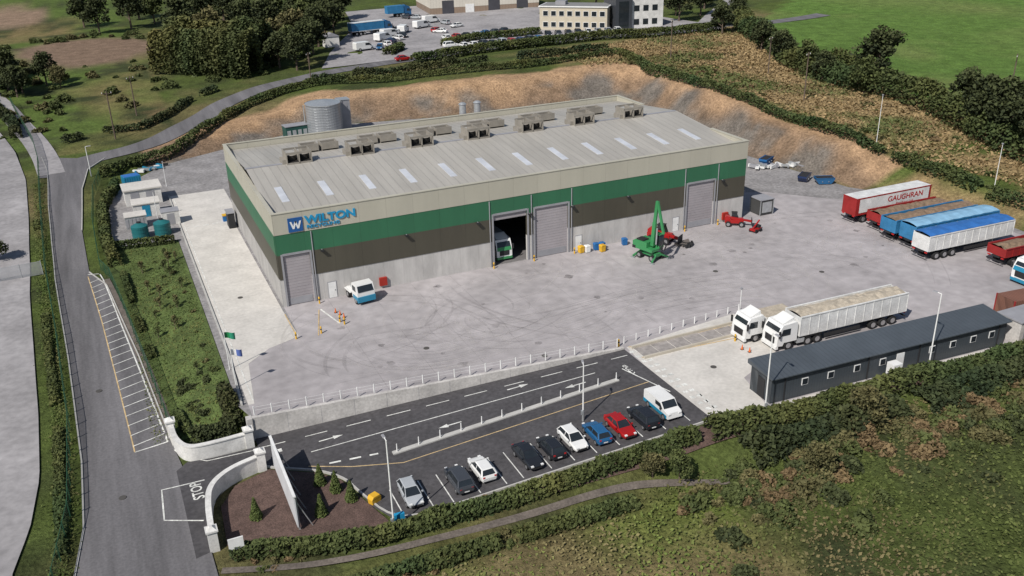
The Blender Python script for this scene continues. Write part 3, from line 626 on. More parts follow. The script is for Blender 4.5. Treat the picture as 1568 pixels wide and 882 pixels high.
for X0,s in ((0,-1),(W,1)):
    a,b_=(X0-.06,X0+.3) if s<0 else (X0-.3,X0+.06)
    mb.b2(X0 if s<0 else X0-.35,X0+.35 if s<0 else X0,.36,D,0,Z[1],wal)
    mb.b2(a,b_,.302,D,Z[1]+.002,Z[2],drk2); mb.b2(a,b_,.302,D,Z[2]+.002,Z[3],grn2)
    if s<0: mb.b2(a,b_,.302,D,Z[3]+.002,Z[4],fas2)
    else:
        mb.b2(a,b_,.302,8,Z[3]+.002,Z[4],fas2); mb.b2(a,b_,26,D,Z[3]+.002,Z[4],fas2); mb.b2(a,b_,8.001,25.999,Z[3]+.002,10.6,fas2)
mb.b2(.36,W-.36,D-.3,D-.001,0,Z[3],wal); mb.b2(-.06,W+.06,D+.001,D+.1,Z[3],Z[4],fas); mb.b2(.32,W-.32,D-.2,D-.001,Z[3]+.002,Z[4],fas)
mb.b2(-.12,W+.12,-.16,.36,HT+.001,HT+.08,fas); mb.b2(-.12,.36,.362,D+.14,HT+.001,HT+.08,fas2); mb.b2(.362,W+.12,D-.26,D+.14,HT+.001,HT+.08,fas); mb.b2(W-.36,W+.12,.362,8,HT+.001,HT+.08,fas2); mb.b2(W-.36,W+.12,26,D-.262,HT+.001,HT+.08,fas2)
mb.obj('side_walls',parent=bld)
def rz(y_): return 10.15+ (min(y_,D-y_)/17)*1.65
mb=MB()
mb.add([(.3,.3,rz(.3)),(W-.05,.3,rz(.3)),(W-.05,17,rz(17)),(.3,17,rz(17)),(W-.05,D-.3,rz(.3)),(.3,D-.3,rz(.3))],[(0,1,2,3),(3,2,4,5)],roofm)
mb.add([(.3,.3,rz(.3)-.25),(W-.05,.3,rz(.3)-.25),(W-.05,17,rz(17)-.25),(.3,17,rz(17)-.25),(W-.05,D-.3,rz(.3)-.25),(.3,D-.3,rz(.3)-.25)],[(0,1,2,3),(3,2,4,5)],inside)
mb.add([(W-.05,.3,rz(.3)),(W-.05,17,rz(17)),(W-.05,D-.3,rz(.3)),(W-.05,D-.3,8),(W-.05,.3,8)],[(0,1,2,3,4)],fas2)
mb.box((W/2,17,rz(17)+.02),(W-.4,.5,.1),trim)
for i in range(12):
    x_=2.2+i*5.15; y0,y1=5.0,9.6
    mb.add([(x_,y0,rz(y0)+.06),(x_+.85,y0,rz(y0)+.06),(x_+.85,y1,rz(y1)+.06),(x_,y1,rz(y1)+.06),(x_,y0,rz(y0)),(x_+.85,y0,rz(y0)),(x_+.85,y1,rz(y1)),(x_,y1,rz(y1))],[(0,1,2,3),(0,4,5,1),(1,5,6,2),(2,6,7,3),(3,7,4,0)],sky_l)
mb.b2(.31,W-.06,.31,.9,10.2,10.24,trim)
mb.obj('roof',parent=bld)
mb=MB(); vent=mat('ridge_vent_metal',(.25,.23,.20),.6,var=.2); vd=mat('vent_dark',(.03,.028,.026),.8)
for i in range(7):
    x_=6.9+i*8.15; y_=17.6; z0=rz(17.6); hb=1.5
    for xx in (-1.6,-.05,1.5): mb.b2(x_+xx,x_+xx+.1,y_-1.3,y_+1.3,z0-.25,z0+hb,vent)
    for yy in (-1.3,1.2): mb.b2(x_-1.6,x_+1.6,y_+yy-.002,y_+yy+.1,z0+hb-.25,z0+hb+.02,vent); mb.b2(x_-1.5,x_+1.5,y_+yy,y_+yy+.1,z0-.25,z0+.2,vent)
    mb.b2(x_-1.5,x_+1.5,y_-1.1,y_+1.1,z0,z0+.25,vd)
    for k in (-.78,.78): mb.tube((x_+k,y_,z0+.25),(x_+k,y_,z0+.95),.6,vd,n=14); mb.tube((x_+k,y_,z0+.95),(x_+k,y_,z0+1.0),.65,vent,.5,n=14)
    mb.b2(x_-2.1,x_-1.6,y_-.9,y_+.9,z0,z0+.6,vent)
for i in range(6):
    x_=11.0+i*8.15
    for dx in (-1.3,1.4):
        y_=22.8; z0=rz(22.8); mb.b2(x_+dx-1.15,x_+dx+1.15,y_-.06,y_+.06,z0+.2,z0+1.1,vent); mb.b2(x_+dx-1.15,x_+dx+1.15,y_+2,y_+2.12,z0-.3,z0+.9,vent)
        for q_ in (-1.15,1.05): mb.b2(x_+dx+q_,x_+dx+q_+.1,y_+.062,y_+1.998,z0-.3,z0+1.0,vent)
        mb.b2(x_+dx-1.0,x_+dx+1.0,y_+.1,y_+1.9,z0-.2,z0+.3,vd)
mb.obj('roof_ventilators',parent=bld)
mb=MB()
for k,(a,b_,t) in enumerate(doors):
    mb.b2(a-.22,a-.002,-.1,.1,0,t+.2,trim); mb.b2(b_+.002,b_+.22,-.1,.1,0,t+.2,trim); mb.b2(a,b_,-.1,.1,t,t+.25,trim)
    if k!=1:
        mb.b2(a,b_,.1,.22,0.02,t-.002,doorm); mb.b2(a+.2,b_-.2,.07,.1,.1,.9,trim)
    else: mb.b2(a,b_,.12,.25,t-.7,t-.002,doorm)
mb.obj('roller_doors',parent=bld)
mb=MB()
for x_ in (5.3,37.4,52.2): mb.b2(x_,x_+.9,-.05,.0-.001,0.05,1.95,white); mb.b2(x_-.08,x_+.98,-.03,-.002,0,2.05,trim); mb.b2(x_+.7,x_+.78,-.09,-.05,.9,1.0,blackp)
for x_ in (11.3,60.2): mb.b2(x_,x_+.9,-.3,-.002,.4,1.4,mat('red_cabinet',(.36,.03,.02),.5))
for x_ in (24,30.9,36.9,45,59.8,15,5): mb.box((x_,-.35,6.1),(.4,.4,.16),blackp); mb.box((x_,-.12,6.15),(.1,.3,.1),trim)
for x_ in (4.0,25.6,36.8,53.8,59.1,31.2): mb.tube((x_,-.12,0),(x_,-.12,8.5),.06,trim,n=6)
mb.obj('wall_fittings',parent=bld)
mb=MB()
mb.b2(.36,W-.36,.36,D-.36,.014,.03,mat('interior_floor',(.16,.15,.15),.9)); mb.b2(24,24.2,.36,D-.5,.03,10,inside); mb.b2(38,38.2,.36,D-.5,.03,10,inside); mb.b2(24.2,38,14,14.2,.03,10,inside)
mb.obj('interior',parent=bld)
sb=mat('sign_blue',(.02,.09,.27),.4); sc=mat('sign_cyan',(.02,.25,.46),.4)
mb=MB(); mb.b2(1.6,3.2,-.2,-.101,8.75,10.35,sb)
for dx in (0,.52): mb.prism([(1.8+dx,9.95),(1.99+dx,9.95),(2.16+dx,9.4),(2.35+dx,9.95),(2.54+dx,9.95),(2.26+dx,9.1),(2.06+dx,9.1)],-.24,-.201,white)
mb.obj('logo_panel',parent=bld)
text('WILTON',1.2,sc,(3.5,-.16,9.5),(math.pi/2,0,0),'sign_letters',bld,ext=.05,bold=.045,sx=1.2)
text('RECYCLING',.5,sc,(3.6,-.16,8.92),(math.pi/2,0,0),'sign_letters',bld,ext=.04,bold=.012,sx=1.4)
# ------------------------------------------------------------------ retaining wall with posts
def wline(x_): return -22.6-.095*(x_+7.6)
e=empty('retaining_wall'); mb=MB(); n=26; S=[]
for i in range(n+1):
    x_=-7.6+36.4*i/n; y_=wline(x_); S.append([(x_,y_-.35,float(zl(x_))-.3),(x_,y_,float(zl(x_))-.3),(x_,y_,.18),(x_,y_-.35,.18)])
mb.loft(S,conc); mb.b2(-8.1,-7.6,-23.1,-22.4,-2.2,.2,conc); mb.obj('wall',parent=e); mb=MB()
for i in range(1,12): x_=-7.6+3.03*i; mb.b2(x_-.01,x_+.01,wline(x_)-.36,wline(x_)-.352,float(zl(x_))-.1,.17,trim)
mb.obj('joints',parent=e)
def postfence(name,P,step,hh,m,r_=.06,rails=(.5,.95),base=None,rr=.02,rm=None):
    mb=MB(); Q=resample(P,step); pts=[]
    for q in Q:
        z0=h1(q.x,q.y) if base is None else base; mb.tube((q.x,q.y,z0),(q.x,q.y,z0+hh),r_,m,n=7); pts.append((q.x,q.y,z0))
    for a,b_ in zip(pts[:-1],pts[1:]):
        for k in rails: mb.tube((a[0],a[1],a[2]+k*hh),(b_[0],b_[1],b_[2]+k*hh),rr,rm or m,n=4,cap=False)
    return mb.obj(name)
postfence('post_and_wire_fence',[(-7.3,-22.5),(28.3,-25.8)],1.55,.9,white,.055,(.55,.9),.17,.011,white)
postfence('post_and_wire_fence',[(29.4,-25.3),(44.5,-24.3)],1.45,.8,white,.055,(.9,),.02,.011,white)
def meshfence(name,P,hh,alpha=.35,col=(.03,.09,.05),post=2.5,base=None):
    mm=mat('mesh_'+name+str(alpha),col,.5,alpha=alpha); pm=mat('post_'+name,col,.5); mb=MB(); Q=resample(P,post); pts=[(q.x,q.y,h1(q.x,q.y) if base is None else base) for q in Q]
    for a,b_ in zip(pts[:-1],pts[1:]):
        mb.quad([(a[0],a[1],a[2]+.05),(b_[0],b_[1],b_[2]+.05),(b_[0],b_[1],b_[2]+hh),(a[0],a[1],a[2]+hh)],mm)
        mb.tube((a[0],a[1],a[2]+hh),(b_[0],b_[1],b_[2]+hh),.025,pm,n=4,cap=False)
    for p in pts: mb.box((p[0],p[1],p[2]+hh/2+.05),(.08,.08,hh+.1),pm)
    return mb.obj(name)
meshfence('green_mesh_fence',[(-25.4,-50),(-24,-36),(-22.9,-28),(-22.7,-14),(-23.6,6),(-24.8,27),(-25.4,50),(-26,78),(-27,92),(-32,131)],1.6)
meshfence('green_mesh_fence',[(-14.3,-18.9),(-15.2,-6),(-16.3,8),(-17.4,20),(-18.4,24),(-18.6,40),(-18.0,56),(-16.4,66)],1.6)
meshfence('grey_palisade_fence',[(-40,27),(-25.2,26.5)],1.8,.5,(.35,.36,.38))
def curvewall(name,P,base,hh):
    e=empty(name); mb=MB(); P=smoothline(P,3); Q=resample(P,.8); n=len(Q); S=[];C2=[]
    for i,p in enumerate(Q):
        d=(Q[min(i+1,n-1)]-Q[max(i-1,0)]).normalized(); s=Vector((-d.y,d.x,0))
        def sec(w_,z0,z1): a=p-s*w_; b_=p+s*w_; return [(a.x,a.y,z0),(b_.x,b_.y,z0),(b_.x,b_.y,z1),(a.x,a.y,z1)]
        S.append(sec(.16,base-.3,base+hh)); C2.append(sec(.23,base+hh+.001,base+hh+.1))
    mb.loft(S,render_w); mb.loft(C2,render_w); mb.obj('wall',parent=e); mb=MB()
    for p in (P[0],P[-1]):
        mb.b2(p[0]-.35,p[0]+.35,p[1]-.35,p[1]+.35,base-.3,base+hh+.35,render_w); mb.box((p[0],p[1],base+hh+.42),(.9,.9,.14),render_w); mb.box((p[0],p[1],base+hh+.6),(.7,.7,.22),render_w,top=(.3,.3))
    mb.obj('pillars',parent=e)
curvewall('curved_entrance_wall',[(-14.3,-19.2),(-14.2,-22.0),(-13.4,-23.9),(-11.5,-24.1),(-8.2,-23.9)],-2,1.35)
curvewall('curved_entrance_wall',[(-7.9,-27.9),(-10.6,-28.7),(-12.4,-30.4),(-12.9,-33),(-13.1,-36.8)],-2,1.35)
mb=MB(); sbw=mat('sign_board_white',(.60,.61,.63),.4,var=.1); mb.b2(-7.0,-6.9,-37.8,-28.6,-1.5,1.3,sbw)
mb.b2(-7.06,-6.84,-37.9,-28.5,1.301,1.4,white)
for y_ in (-37.5,-35.3,-33.2,-31,-28.9): mb.b2(-6.895,-6.75,y_-.07,y_+.07,-2.1,1.25,steel); mb.beam((-6.8,y_,.6),(-5.8,y_,-1.9),.08,.08,steel)
mb.obj('entrance_sign_board')
mb=MB(); mb.b2(-12.2,-11.1,-38.7,-38.6,-1.2,-.2,white); mb.b2(-12.1,-12,-38.59,-38.5,-2.2,-.3,blackp); mb.b2(-11.3,-11.2,-38.59,-38.5,-2.2,-.3,blackp); mb.obj('information_sign')
mb=MB(); mb.b2(-.2,.6,-40.9,-40.6,-1.6,-.6,sc); mb.b2(-.15,-.05,-40.58,-40.5,-2,-.6,steel); mb.b2(.45,.55,-40.58,-40.5,-2,-.6,steel); mb.obj('blue_information_sign')
yb=mat('yellow_plastic',(.62,.36,.03),.5)
mb=MB(); mb.box((0,0,.35),(1.1,.7,.7),yb,top=(1.1,1.1)); mb.prism([(-.62,.7),(.62,.7),(.4,1.0),(-.4,1.0)],-.4,.4,yb); mb.obj('grit_bin',(-.7,-37.1,-1.75),.4,.05,scale=.8)
# ------------------------------------------------------------------ street lamps & poles
def lamp(x_,y_,hh,ang=0,z0=None):
    z0=h1(x_,y_) if z0 is None else z0; mb=MB(); mb.tube((0,0,0),(0,0,1.2),.10,steel,.09,n=8); mb.tube((0,0,1.2),(0,0,hh),.07,white,.05,n=8); mb.tube((0,0,hh),(.45,0,hh+.06),.04,white,n=6); mb.box((.6,0,hh+.07),(.5,.22,.1),trim,top=(.8,.7)); mb.box((0,.12,.9),(.2,.15,.4),steel)
    mb.obj('street_lamp',(x_,y_,z0),ang)
lamp(-.4,-41.2,8.0,1.6); lamp(19,-35.6,5.6,1.2); lamp(33.3,-42.6,8.0,-1.6); lamp(51.6,-43.6,8.2,1.8); lamp(-18,66,5,0)
def mast(x_,y_,hh,r_=.06,m=None):
    mb=MB(); mb.tube((0,0,0),(0,0,hh),r_,m or white,r_*.6,n=7); mb.box((0,0,hh+.08),(.2,.2,.16),trim); mb.obj('cctv_mast',(x_,y_,h1(x_,y_)))
mast(42.3,-27.2,4.2); mast(96.5,9,8); mast(98,-12,7.2); mast(-10,40,4); mast(-7.2,56,4)
def pole(x_,y_,hh):
    mb=MB(); mb.tube((0,0,0),(0,0,hh),.14,bark,.1,n=8); mb.box((0,0,hh-.5),(1.8,.1,.12),bark); [mb.tube((k,0,hh-.44),(k,0,hh-.2),.05,white,n=6) for k in (-.8,0,.8)]; mb.obj('utility_pole',(x_,y_,h1(x_,y_)),random.uniform(0,1))
for p in ((-13,88,9),(109,86,9),(107,38,9),(140,20,9),(118,62,8),(-8,104,8),(30,112,7)): pole(*p)
def flag(x_,y_,c1,c2):
    mb=MB(); mb.tube((0,0,0),(0,0,4.2),.05,white,.035,n=6); vs=[];n=8
    for i in range(n+1):
        t=i/n; yy=.12*math.sin(t*6); vs+=[(t*1.0,yy,4.1-.2*t),(t*1.0,yy+.03,3.5-.35*t)]
    mb.add(vs[:10],[(2*i,2*i+1,2*i+3,2*i+2) for i in range(4)],c1); mb.add(vs[8:],[(2*i,2*i+1,2*i+3,2*i+2) for i in range(4)],c2); mb.obj('flag_pole',(x_,y_,0))
flag(-7.9,-12.4,mat('flag_green',(.02,.2,.07),.6),mat('flag_teal',(.03,.25,.15),.6)); flag(-7.9,-16.4,white,mat('flag_blue',(.1,.15,.4),.6))
# ------------------------------------------------------------------ vehicles
def paint(name,c): return mat('paint_'+name,c,.25,spec=.5,var=.07)
PW=paint('white',(.70,.70,.69)); PS=paint('silver',(.36,.38,.40)); PK=paint('black',(.018,.02,.025)); PG=paint('dark_grey',(.05,.055,.065)); PB=paint('blue',(.02,.10,.23)); PR=paint('red',(.32,.012,.012)); PT=paint('teal_blue',(.02,.21,.35)); PGn=paint('green',(.04,.22,.08)); PDB=paint('navy',(.015,.03,.09))
def wheel(mb,x_,y_,r_,w_,s): mb.tube((x_,y_,r_),(x_,y_+s*w_,r_),r_,tyre,n=16); mb.tube((x_,y_+s*w_,r_),(x_,y_+s*(w_+.015),r_),r_*.6,chrome,n=10)
def car_mesh(body,kind='hatch'):
    mb=MB(); st=[]
    prof={'hatch':[(-2.05,.45,.75,.70),(-1.95,.3,.98,.80),(-1.4,.25,1.02,.86),(0,.24,.97,.88),(.95,.25,.95,.87),(1.6,.27,.84,.84),(1.95,.32,.70,.76),(2.07,.42,.56,.62)],
          'sedan':[(-2.2,.45,.75,.70),(-2.1,.3,.93,.80),(-1.4,.25,.98,.86),(0,.24,.93,.88),(.95,.25,.93,.87),(1.7,.27,.82,.84),(2.1,.32,.68,.76),(2.2,.42,.55,.62)],
          'suv':[(-2.15,.5,.85,.74),(-2.05,.36,1.12,.84),(-1.4,.3,1.16,.9),(0,.3,1.1,.92),(.95,.3,1.08,.91),(1.7,.32,.98,.88),(2.1,.36,.82,.8),(2.2,.5,.6,.68)]}[kind]
    for x_,zb,zt,w_ in prof: st.append([(x_,-w_*.88,zb),(x_,-w_,zb+.18),(x_,-w_,zt-.14),(x_,-w_*.9,zt),(x_,w_*.9,zt),(x_,w_,zt-.14),(x_,w_,zb+.18),(x_,w_*.88,zb)])
    mb.loft(st,body)
    g={'hatch':(-1.92,1.02,-1.5,.2,.94,1.44),'sedan':(-1.75,1.0,-1.05,.2,.9,1.4),'suv':(-2.0,1.05,-1.7,.3,1.08,1.66)}[kind]; xb,xf,tb,tf,zb,zt=g; wb=.80 if kind!='suv' else .84; wt=.60 if kind!='suv' else .68
    mb.hexa([(xb,-wb,zb),(xf,-wb*.96,zb),(xf,wb*.96,zb),(xb,wb,zb),(tb,-wt,zt),(tf,-wt*.97,zt),(tf,wt*.97,zt),(tb,wt,zt)],glass)
    mb.hexa([(tb-.05,-wt-.03,zt-.02),(tf+.05,-wt-.02,zt-.02),(tf+.05,wt+.02,zt-.02),(tb-.05,wt+.03,zt-.02),(tb+.08,-wt+.06,zt+.05),(tf-.05,-wt+.06,zt+.05),(tf-.05,wt-.06,zt+.05),(tb+.08,wt-.06,zt+.05)],body)
    for s in (-1,1):
        mb.beam((xf,s*wb*.96,zb),(tf,s*wt*.97,zt),.07,.06,body); mb.beam((xb,s*wb,zb),(tb,s*wt,zt),.16,.08,body); mb.beam((-.35,s*(wb+.0),zb),(-.35,s*(wt+.0),zt),.07,.05,body)
        for x_ in (-1.3,1.32): wheel(mb,x_,s*.66,.32,.21,s)
        mb.box((.75,s*.98,zb+.08),(.16,.18,.13),body); mb.box((prof[-1][0]-.1,s*.55,.68 if kind!='suv' else .8),(.22,.28,.12),white); mb.box((prof[0][0]+.06,s*.6,.84),(.1,.22,.16),redl)
    mb.box((prof[-1][0]-.02,0,.45),(.1,1.0,.18),blackp); mb.box((prof[0][0]+.02,0,.55),(.06,.5,.12),white)
    return mb.mesh('car')
KINDS={}
def car(x_,y_,rz_,body,kind='hatch',z=None,name='parked_car',s=.82):
    k=(body.name,kind)
    if k not in KINDS: KINDS[k]=car_mesh(body,kind)
    z0=h1(x_,y_) if z is None else z
    return place(KINDS[k],name,(x_,y_,z0+.02),rz_,.05,scale=s)
up_=math.pi/2
for x_,b_,k,dr in ((2.0,PS,'hatch',-1),(6.0,PG,'suv',1),(8.2,PW,'hatch',1),(12.2,PK,'sedan',-1),(14.45,PK,'hatch',1),(16.6,PW,'hatch',-1),(18.8,PB,'hatch',1),(21.05,PR,'sedan',-1),(23.4,PK,'suv',1)):
    car(x_,-38.3+random.uniform(-.25,.25),dr*up_+random.uniform(-.04,.04),b_,k)
def van_mesh(b1,b2_):
    mb=MB(); mb.prism([(-2.4,.45),(-2.4,1.75),(-2.25,1.9),(.8,1.9),(1.45,1.25),(2.2,1.05),(2.35,.45)],-.92,.92,b1); mb.b2(-2.42,2.1,-.94,.94,.4,.8,b2_)
    mb.hexa([(.86,-.8,1.83),(1.44,-.84,1.27),(1.44,.84,1.27),(.86,.8,1.83),(.9,-.8,1.87),(1.5,-.84,1.28),(1.5,.84,1.28),(.9,.8,1.87)],glass)
    for s in (-1,1):
        mb.hexa([(-.1,s*.925,1.2),(1.3,s*.925,1.2),(1.3,s*.935,1.2),(-.1,s*.935,1.2),(-.1,s*.925,1.7),(.85,s*.925,1.7),(.85,s*.935,1.7),(-.1,s*.935,1.7)],glass)
        for x_ in (-1.5,1.5): wheel(mb,x_,s*.74,.36,.21,s)
        mb.box((2.25,s*.65,.92),(.12,.3,.16),white); mb.box((1.1,s*1.05,1.25),(.15,.2,.25),blackp)
    return mb.mesh('van')
VM=van_mesh(PW,PT); VW=van_mesh(PW,PW)
place(VM,'parked_van',(25.8,-37.9,h1(25.8,-38.2)+.02),-up_,.08,scale=.82)
def cab(mb,b1,b2_=None,H_=3.3,grille=blackp):
    b2_=b2_ or b1
    mb.prism([(-.95,.95),(-.95,H_-.25),(-.8,H_),(.85,H_-.15),(1.3,2.15),(1.42,1.5),(1.45,.7),(.75,.6),(.6,.95)],-1.22,1.22,b1)
    mb.hexa([(1.30,-1.08,2.12),(1.42,-1.12,1.62),(1.42,1.12,1.62),(1.30,1.08,2.12),(1.33,-1.08,2.13),(1.46,-1.12,1.62),(1.46,1.12,1.62),(1.33,1.08,2.13)],b2_)
    zt=H_-.45; xt=.85+.45*(H_-.15-zt)/(H_-2.3)
    mb.hexa([(1.31,-1.1,2.05),(1.34,-1.1,2.05),(1.34,1.1,2.05),(1.31,1.1,2.05),(xt,-1.0,zt),(xt+.05,-1.0,zt),(xt+.05,1.0,zt),(xt,1.0,zt)],glass)
    mb.box((1.45,0,1.25),(.08,1.5,.75),grille); mb.box((1.4,0,.5),(.3,2.4,.35),b2_)
    mb.prism([(-.7,H_),(.7,H_-.1),(-.6,H_+.45)],-.9,.9,b1)
    for s in (-1,1):
        mb.hexa([(-.1,s*1.225,1.75),(1.05,s*1.225,1.75),(1.05,s*1.235,1.75),(-.1,s*1.235,1.75),(-.1,s*1.225,2.5),(.85,s*1.225,2.5),(.85,s*1.235,2.5),(-.1,s*1.235,2.5)],glass)
        mb.box((1.35,s*1.42,2.1),(.15,.2,.75),blackp); mb.box((1.47,s*.9,.7),(.06,.4,.2),white); wheel(mb,0,s*.9,.5,.3,s)
def tractor(b1,b2_=None,H_=3.3):
    mb=MB(); cab(mb,b1,b2_,H_); mb.b2(-4.2,.5,-.45,.45,.75,1.0,blackp); mb.b2(-3.6,-2.4,-.5,.5,1.0,1.12,steel)
    for s in (-1,1):
        for x_ in (-2.4,-3.6): wheel(mb,x_,s*.75,.5,.45,s)
        mb.box((-1.5,s*.95,.75),(.9,.45,.5),steel); mb.box((-3,s*1.0,1.08),(2.2,.5,.05),blackp)
    return mb
def trailer(mb,x0,x1,b1,kind='tip',load=None,top=None,ht=3.7):
    mb.b2(x0,x1,-.5,.5,1.0,1.25,blackp); zb=1.28
    if kind=='box':
        mb.b2(x0,x1,-1.25,1.25,zb,ht,b1); mb.b2(x0-.03,x1+.03,-1.27,1.27,ht,ht+.08,top or b1); mb.b2(x0-.03,x1+.03,-1.28,1.28,zb-.1,zb+.05,top or b1)
    else:
        for s in (-1,1):
            mb.b2(x0,x1,s*1.25-.04,s*1.25+.04,zb,ht,b1); mb.b2(x0,x1,s*1.27-.08,s*1.27+.08,ht,ht+.12,b1)
            n=int((x1-x0)/1.1)
            for i in range(n+1): xx=x0+(x1-x0)*i/n; mb.box((xx,s*1.31,(zb+ht)/2),(.08,.05,ht-zb-.1),b1)
        mb.b2(x0,x0+.08,-1.21,1.21,zb,ht,b1); mb.b2(x1-.08,x1,-1.21,1.21,zb,ht,b1); mb.b2(x0+.08,x1-.08,-1.21,1.21,zb,zb+.1,blackp)
        if load:
            n=24;V=[]
            for i in range(n+1):
                for j in range(7):
                    xx=x0+.1+(x1-x0-.2)*i/n; yy=-1.2+.4*j; V.append((xx,yy,ht-.15+.35*math.sin(j/6*math.pi)+random.uniform(-.1,.12)))
            mb.add(V,[(i*7+j,i*7+j+1,(i+1)*7+j+1,(i+1)*7+j) for i in range(n) for j in range(6)],load)
        if top:
            n=16; S=[[(x0+(x1-x0)*i/n,y_,ht+.13+.22*math.cos(y_*1.2)+(.05 if i%2 else 0)) for y_ in (-1.28,-.8,0,.8,1.28)] for i in range(n+1)]
            mb.loft(S,top,cap=False,closed=False)
    for s in (-1,1):
        for k in range(3): wheel(mb,x0+1.6+k*1.3,s*.8,.5,.42,s)
        mb.box((x1-2.6,s*.6,.55),(.15,.15,1.0),steel); mb.box((x0+.0,s*.95,1.1),(.08,.4,.15),redl); mb.b2(x0+6,x1-3.2,s*1.2-.02,s*1.2+.02,.55,.95,blackp)
    mb.b2(x0-.1,x0,-1.2,1.2,.6,.75,blackp)
sand=mat('sand_load',(.40,.35,.28),.95,var=.25,scale=2,fine=.2); dirt=mat('soil_load',(.2,.14,.095),.95,var=.3,scale=2,fine=.2)
PWt=mat('trailer_white',(.62,.62,.61),.4,var=.2,scale=.8,fine=.1); PRd=mat('trailer_red',(.27,.022,.022),.45,var=.2); PBt=mat('trailer_blue',(.035,.17,.34),.45,var=.2,scale=1); tarp=mat('tarp_blue',(.035,.14,.40),.5,var=.2)
mb=tractor(PW,None,3.1); trailer(mb,-15,-1.2,PWt,'tip',load=sand,ht=3.45); mb.obj('articulated_tipper_truck',(43.2,-32.8,.03),math.pi-.03,.03,scale=(1,.95,.95))
mb=tractor(PW,None,3.1); mb.b2(-5.2,-1.3,-1.15,1.15,1.15,2.6,PWt); mb.b2(-5.1,-1.4,-1.05,1.05,2.602,2.7,sand); mb.obj('rigid_truck',(41.4,-30.0,.03),math.pi-.02,.03,scale=.93)
mb=tractor(PW,PGn,3.3); mb.b2(-7,-1.2,-1.2,1.2,1.2,3.4,PWt); mb.obj('delivery_truck',(27.9,2.2,.03),-up_,.04,scale=.86)
mb=MB(); mb.b2(-2.2,1.6,-.5,.5,.6,.9,blackp); mb.prism([(0,.7),(0,2.4),(.2,2.55),(1.3,2.5),(1.7,1.6),(1.75,.6)],-1.1,1.1,PW); mb.hexa([(1.32,-.95,2.3),(1.68,-.98,1.65),(1.68,.98,1.65),(1.32,.95,2.3),(1.38,-.95,2.35),(1.74,-.98,1.65),(1.74,.98,1.65),(1.38,.95,2.35)],glass)
for s in (-1,1): wheel(mb,1.0,s*.8,.45,.3,s); wheel(mb,-1.5,s*.8,.45,.35,s); mb.b2(.2,1.2,s*1.105-.006,s*1.105+.006,1.6,2.25,glass); mb.b2(-2.2,-.3,s*.9-.35,s*.9+.35,1.0,1.1,PW)
mb.box((1.72,0,.75),(.25,2.25,.7),PT); mb.b2(.3,1.6,-1.13,-1.102,.6,1.1,PT); mb.b2(-2.3,-.1,-.9,.9,.95,1.15,PW); mb.box((-1.2,0,1.4),(1.0,1.2,.5),steel); mb.b2(-.15,-.02,-1,1,1.0,2.3,blackp); mb.obj('small_truck',(8.5,-2.0,.03),-up_+.12,.05,scale=.95)
def rtrailer(x_,y_,rz_,*a,L_=14,**k):
    mb=MB(); trailer(mb,0,L_,*a,**k); return mb.obj('semi_trailer',(x_,y_,.03),rz_,.03)
o=rtrailer(75.2,-8.0,.0,PRd,kind='box',top=PRd,ht=3.5,L_=13.6)
mb=MB(); mb.b2(.6,13.2,-1.275,-1.262,1.5,3.4,PWt); mb.obj('curtain_panel',parent=o)
mb=MB(); mb.b2(.1,13.5,-1.2,1.2,3.582,3.6,PWt); mb.obj('roof_panel',parent=o)
text('GAUGHRAN',1.05,mat('letter_red',(.36,.02,.02),.5),(5.6,-1.29,2.35),(math.pi/2,0,0),'livery_text',o,ext=.005,bold=.02,sx=1.1)
text('Brothers Ltd',.55,MATS['letter_red'],(7.2,-1.29,1.7),(math.pi/2,0,0),'livery_text',o,ext=.005,sx=1.1)
rtrailer(75.8,-12.0,-.02,PRd,kind='tip',load=dirt,ht=2.4,L_=12)
rtrailer(74.6,-15.6,-.02,PBt,kind='tip',load=dirt,ht=2.9); rtrailer(74.6,-18.8,-.03,PBt,kind='tip',top=mat('tarp_pale_blue',(.22,.40,.56),.5,var=.2),ht=3.1); rtrailer(73.2,-22.2,-.03,PWt,kind='tip',top=tarp,ht=3.15)
rtrailer(79.5,-27.8,-.03,PRd,kind='tip',load=dirt,ht=2.3)
mb=tractor(PW,PT,3.1); trailer(mb,-14,-1.2,PBt,'tip',load=dirt,ht=3.0); mb.obj('articulated_truck',(78.3,-33.2,.03),math.pi,.03,scale=.95)
mb=MB(); G=PGn
mb.b2(-1.6,1.6,-.6,.6,.6,1.1,G)
for s in (-1,1):
    for x_ in (-1.25,1.25):
        wheel(mb,x_,s*.85,.5,.4,s); mb.beam((x_*1.25,s*.5,.9),(x_*1.55,s*1.8,.25),.25,.25,G); mb.tube((x_*1.55,s*1.8,0),(x_*1.55,s*1.8,.15),.35,steel,n=10)
mb.tube((0,0,1.1),(0,0,1.4),.8,blackp,n=16); mb.prism([(-2.6,1.4),(-2.6,2.5),(-2.2,2.75),(.2,2.75),(.2,1.9),(1.3,1.8),(1.3,1.4)],-1.2,1.2,G); mb.b2(-2.65,-2.0,-1.22,1.22,1.35,1.8,blackp); mb.b2(-2.0,-.6,-1.0,.2,2.751,2.95,blackp)
mb.prism([(.2,2.2),(.2,3.9),(1.3,3.9),(1.6,3.1),(1.5,2.2)],.25,1.2,glass); mb.b2(.15,1.5,.2,1.25,3.9,4.0,G); mb.b2(.15,1.5,.2,1.25,1.8,2.2,G)
mb.beam((.6,-.3,2.2),(.9,-.3,6.0),.42,.6,G); mb.beam((.9,-.3,6.0),(1.3,-.3,9.4),.34,.5,G); mb.beam((1.3,-.3,9.4),(2.7,-.3,4.6),.26,.38,G); mb.tube((1.3,-.3,2.6),(1.4,-.3,5.2),.12,steel,n=8); mb.tube((1.4,-.3,6),(1.6,-.3,8.0),.1,steel,n=8)
mb.tube((2.7,-.3,4.6),(2.7,-.3,3.4),.12,blackp,n=8)
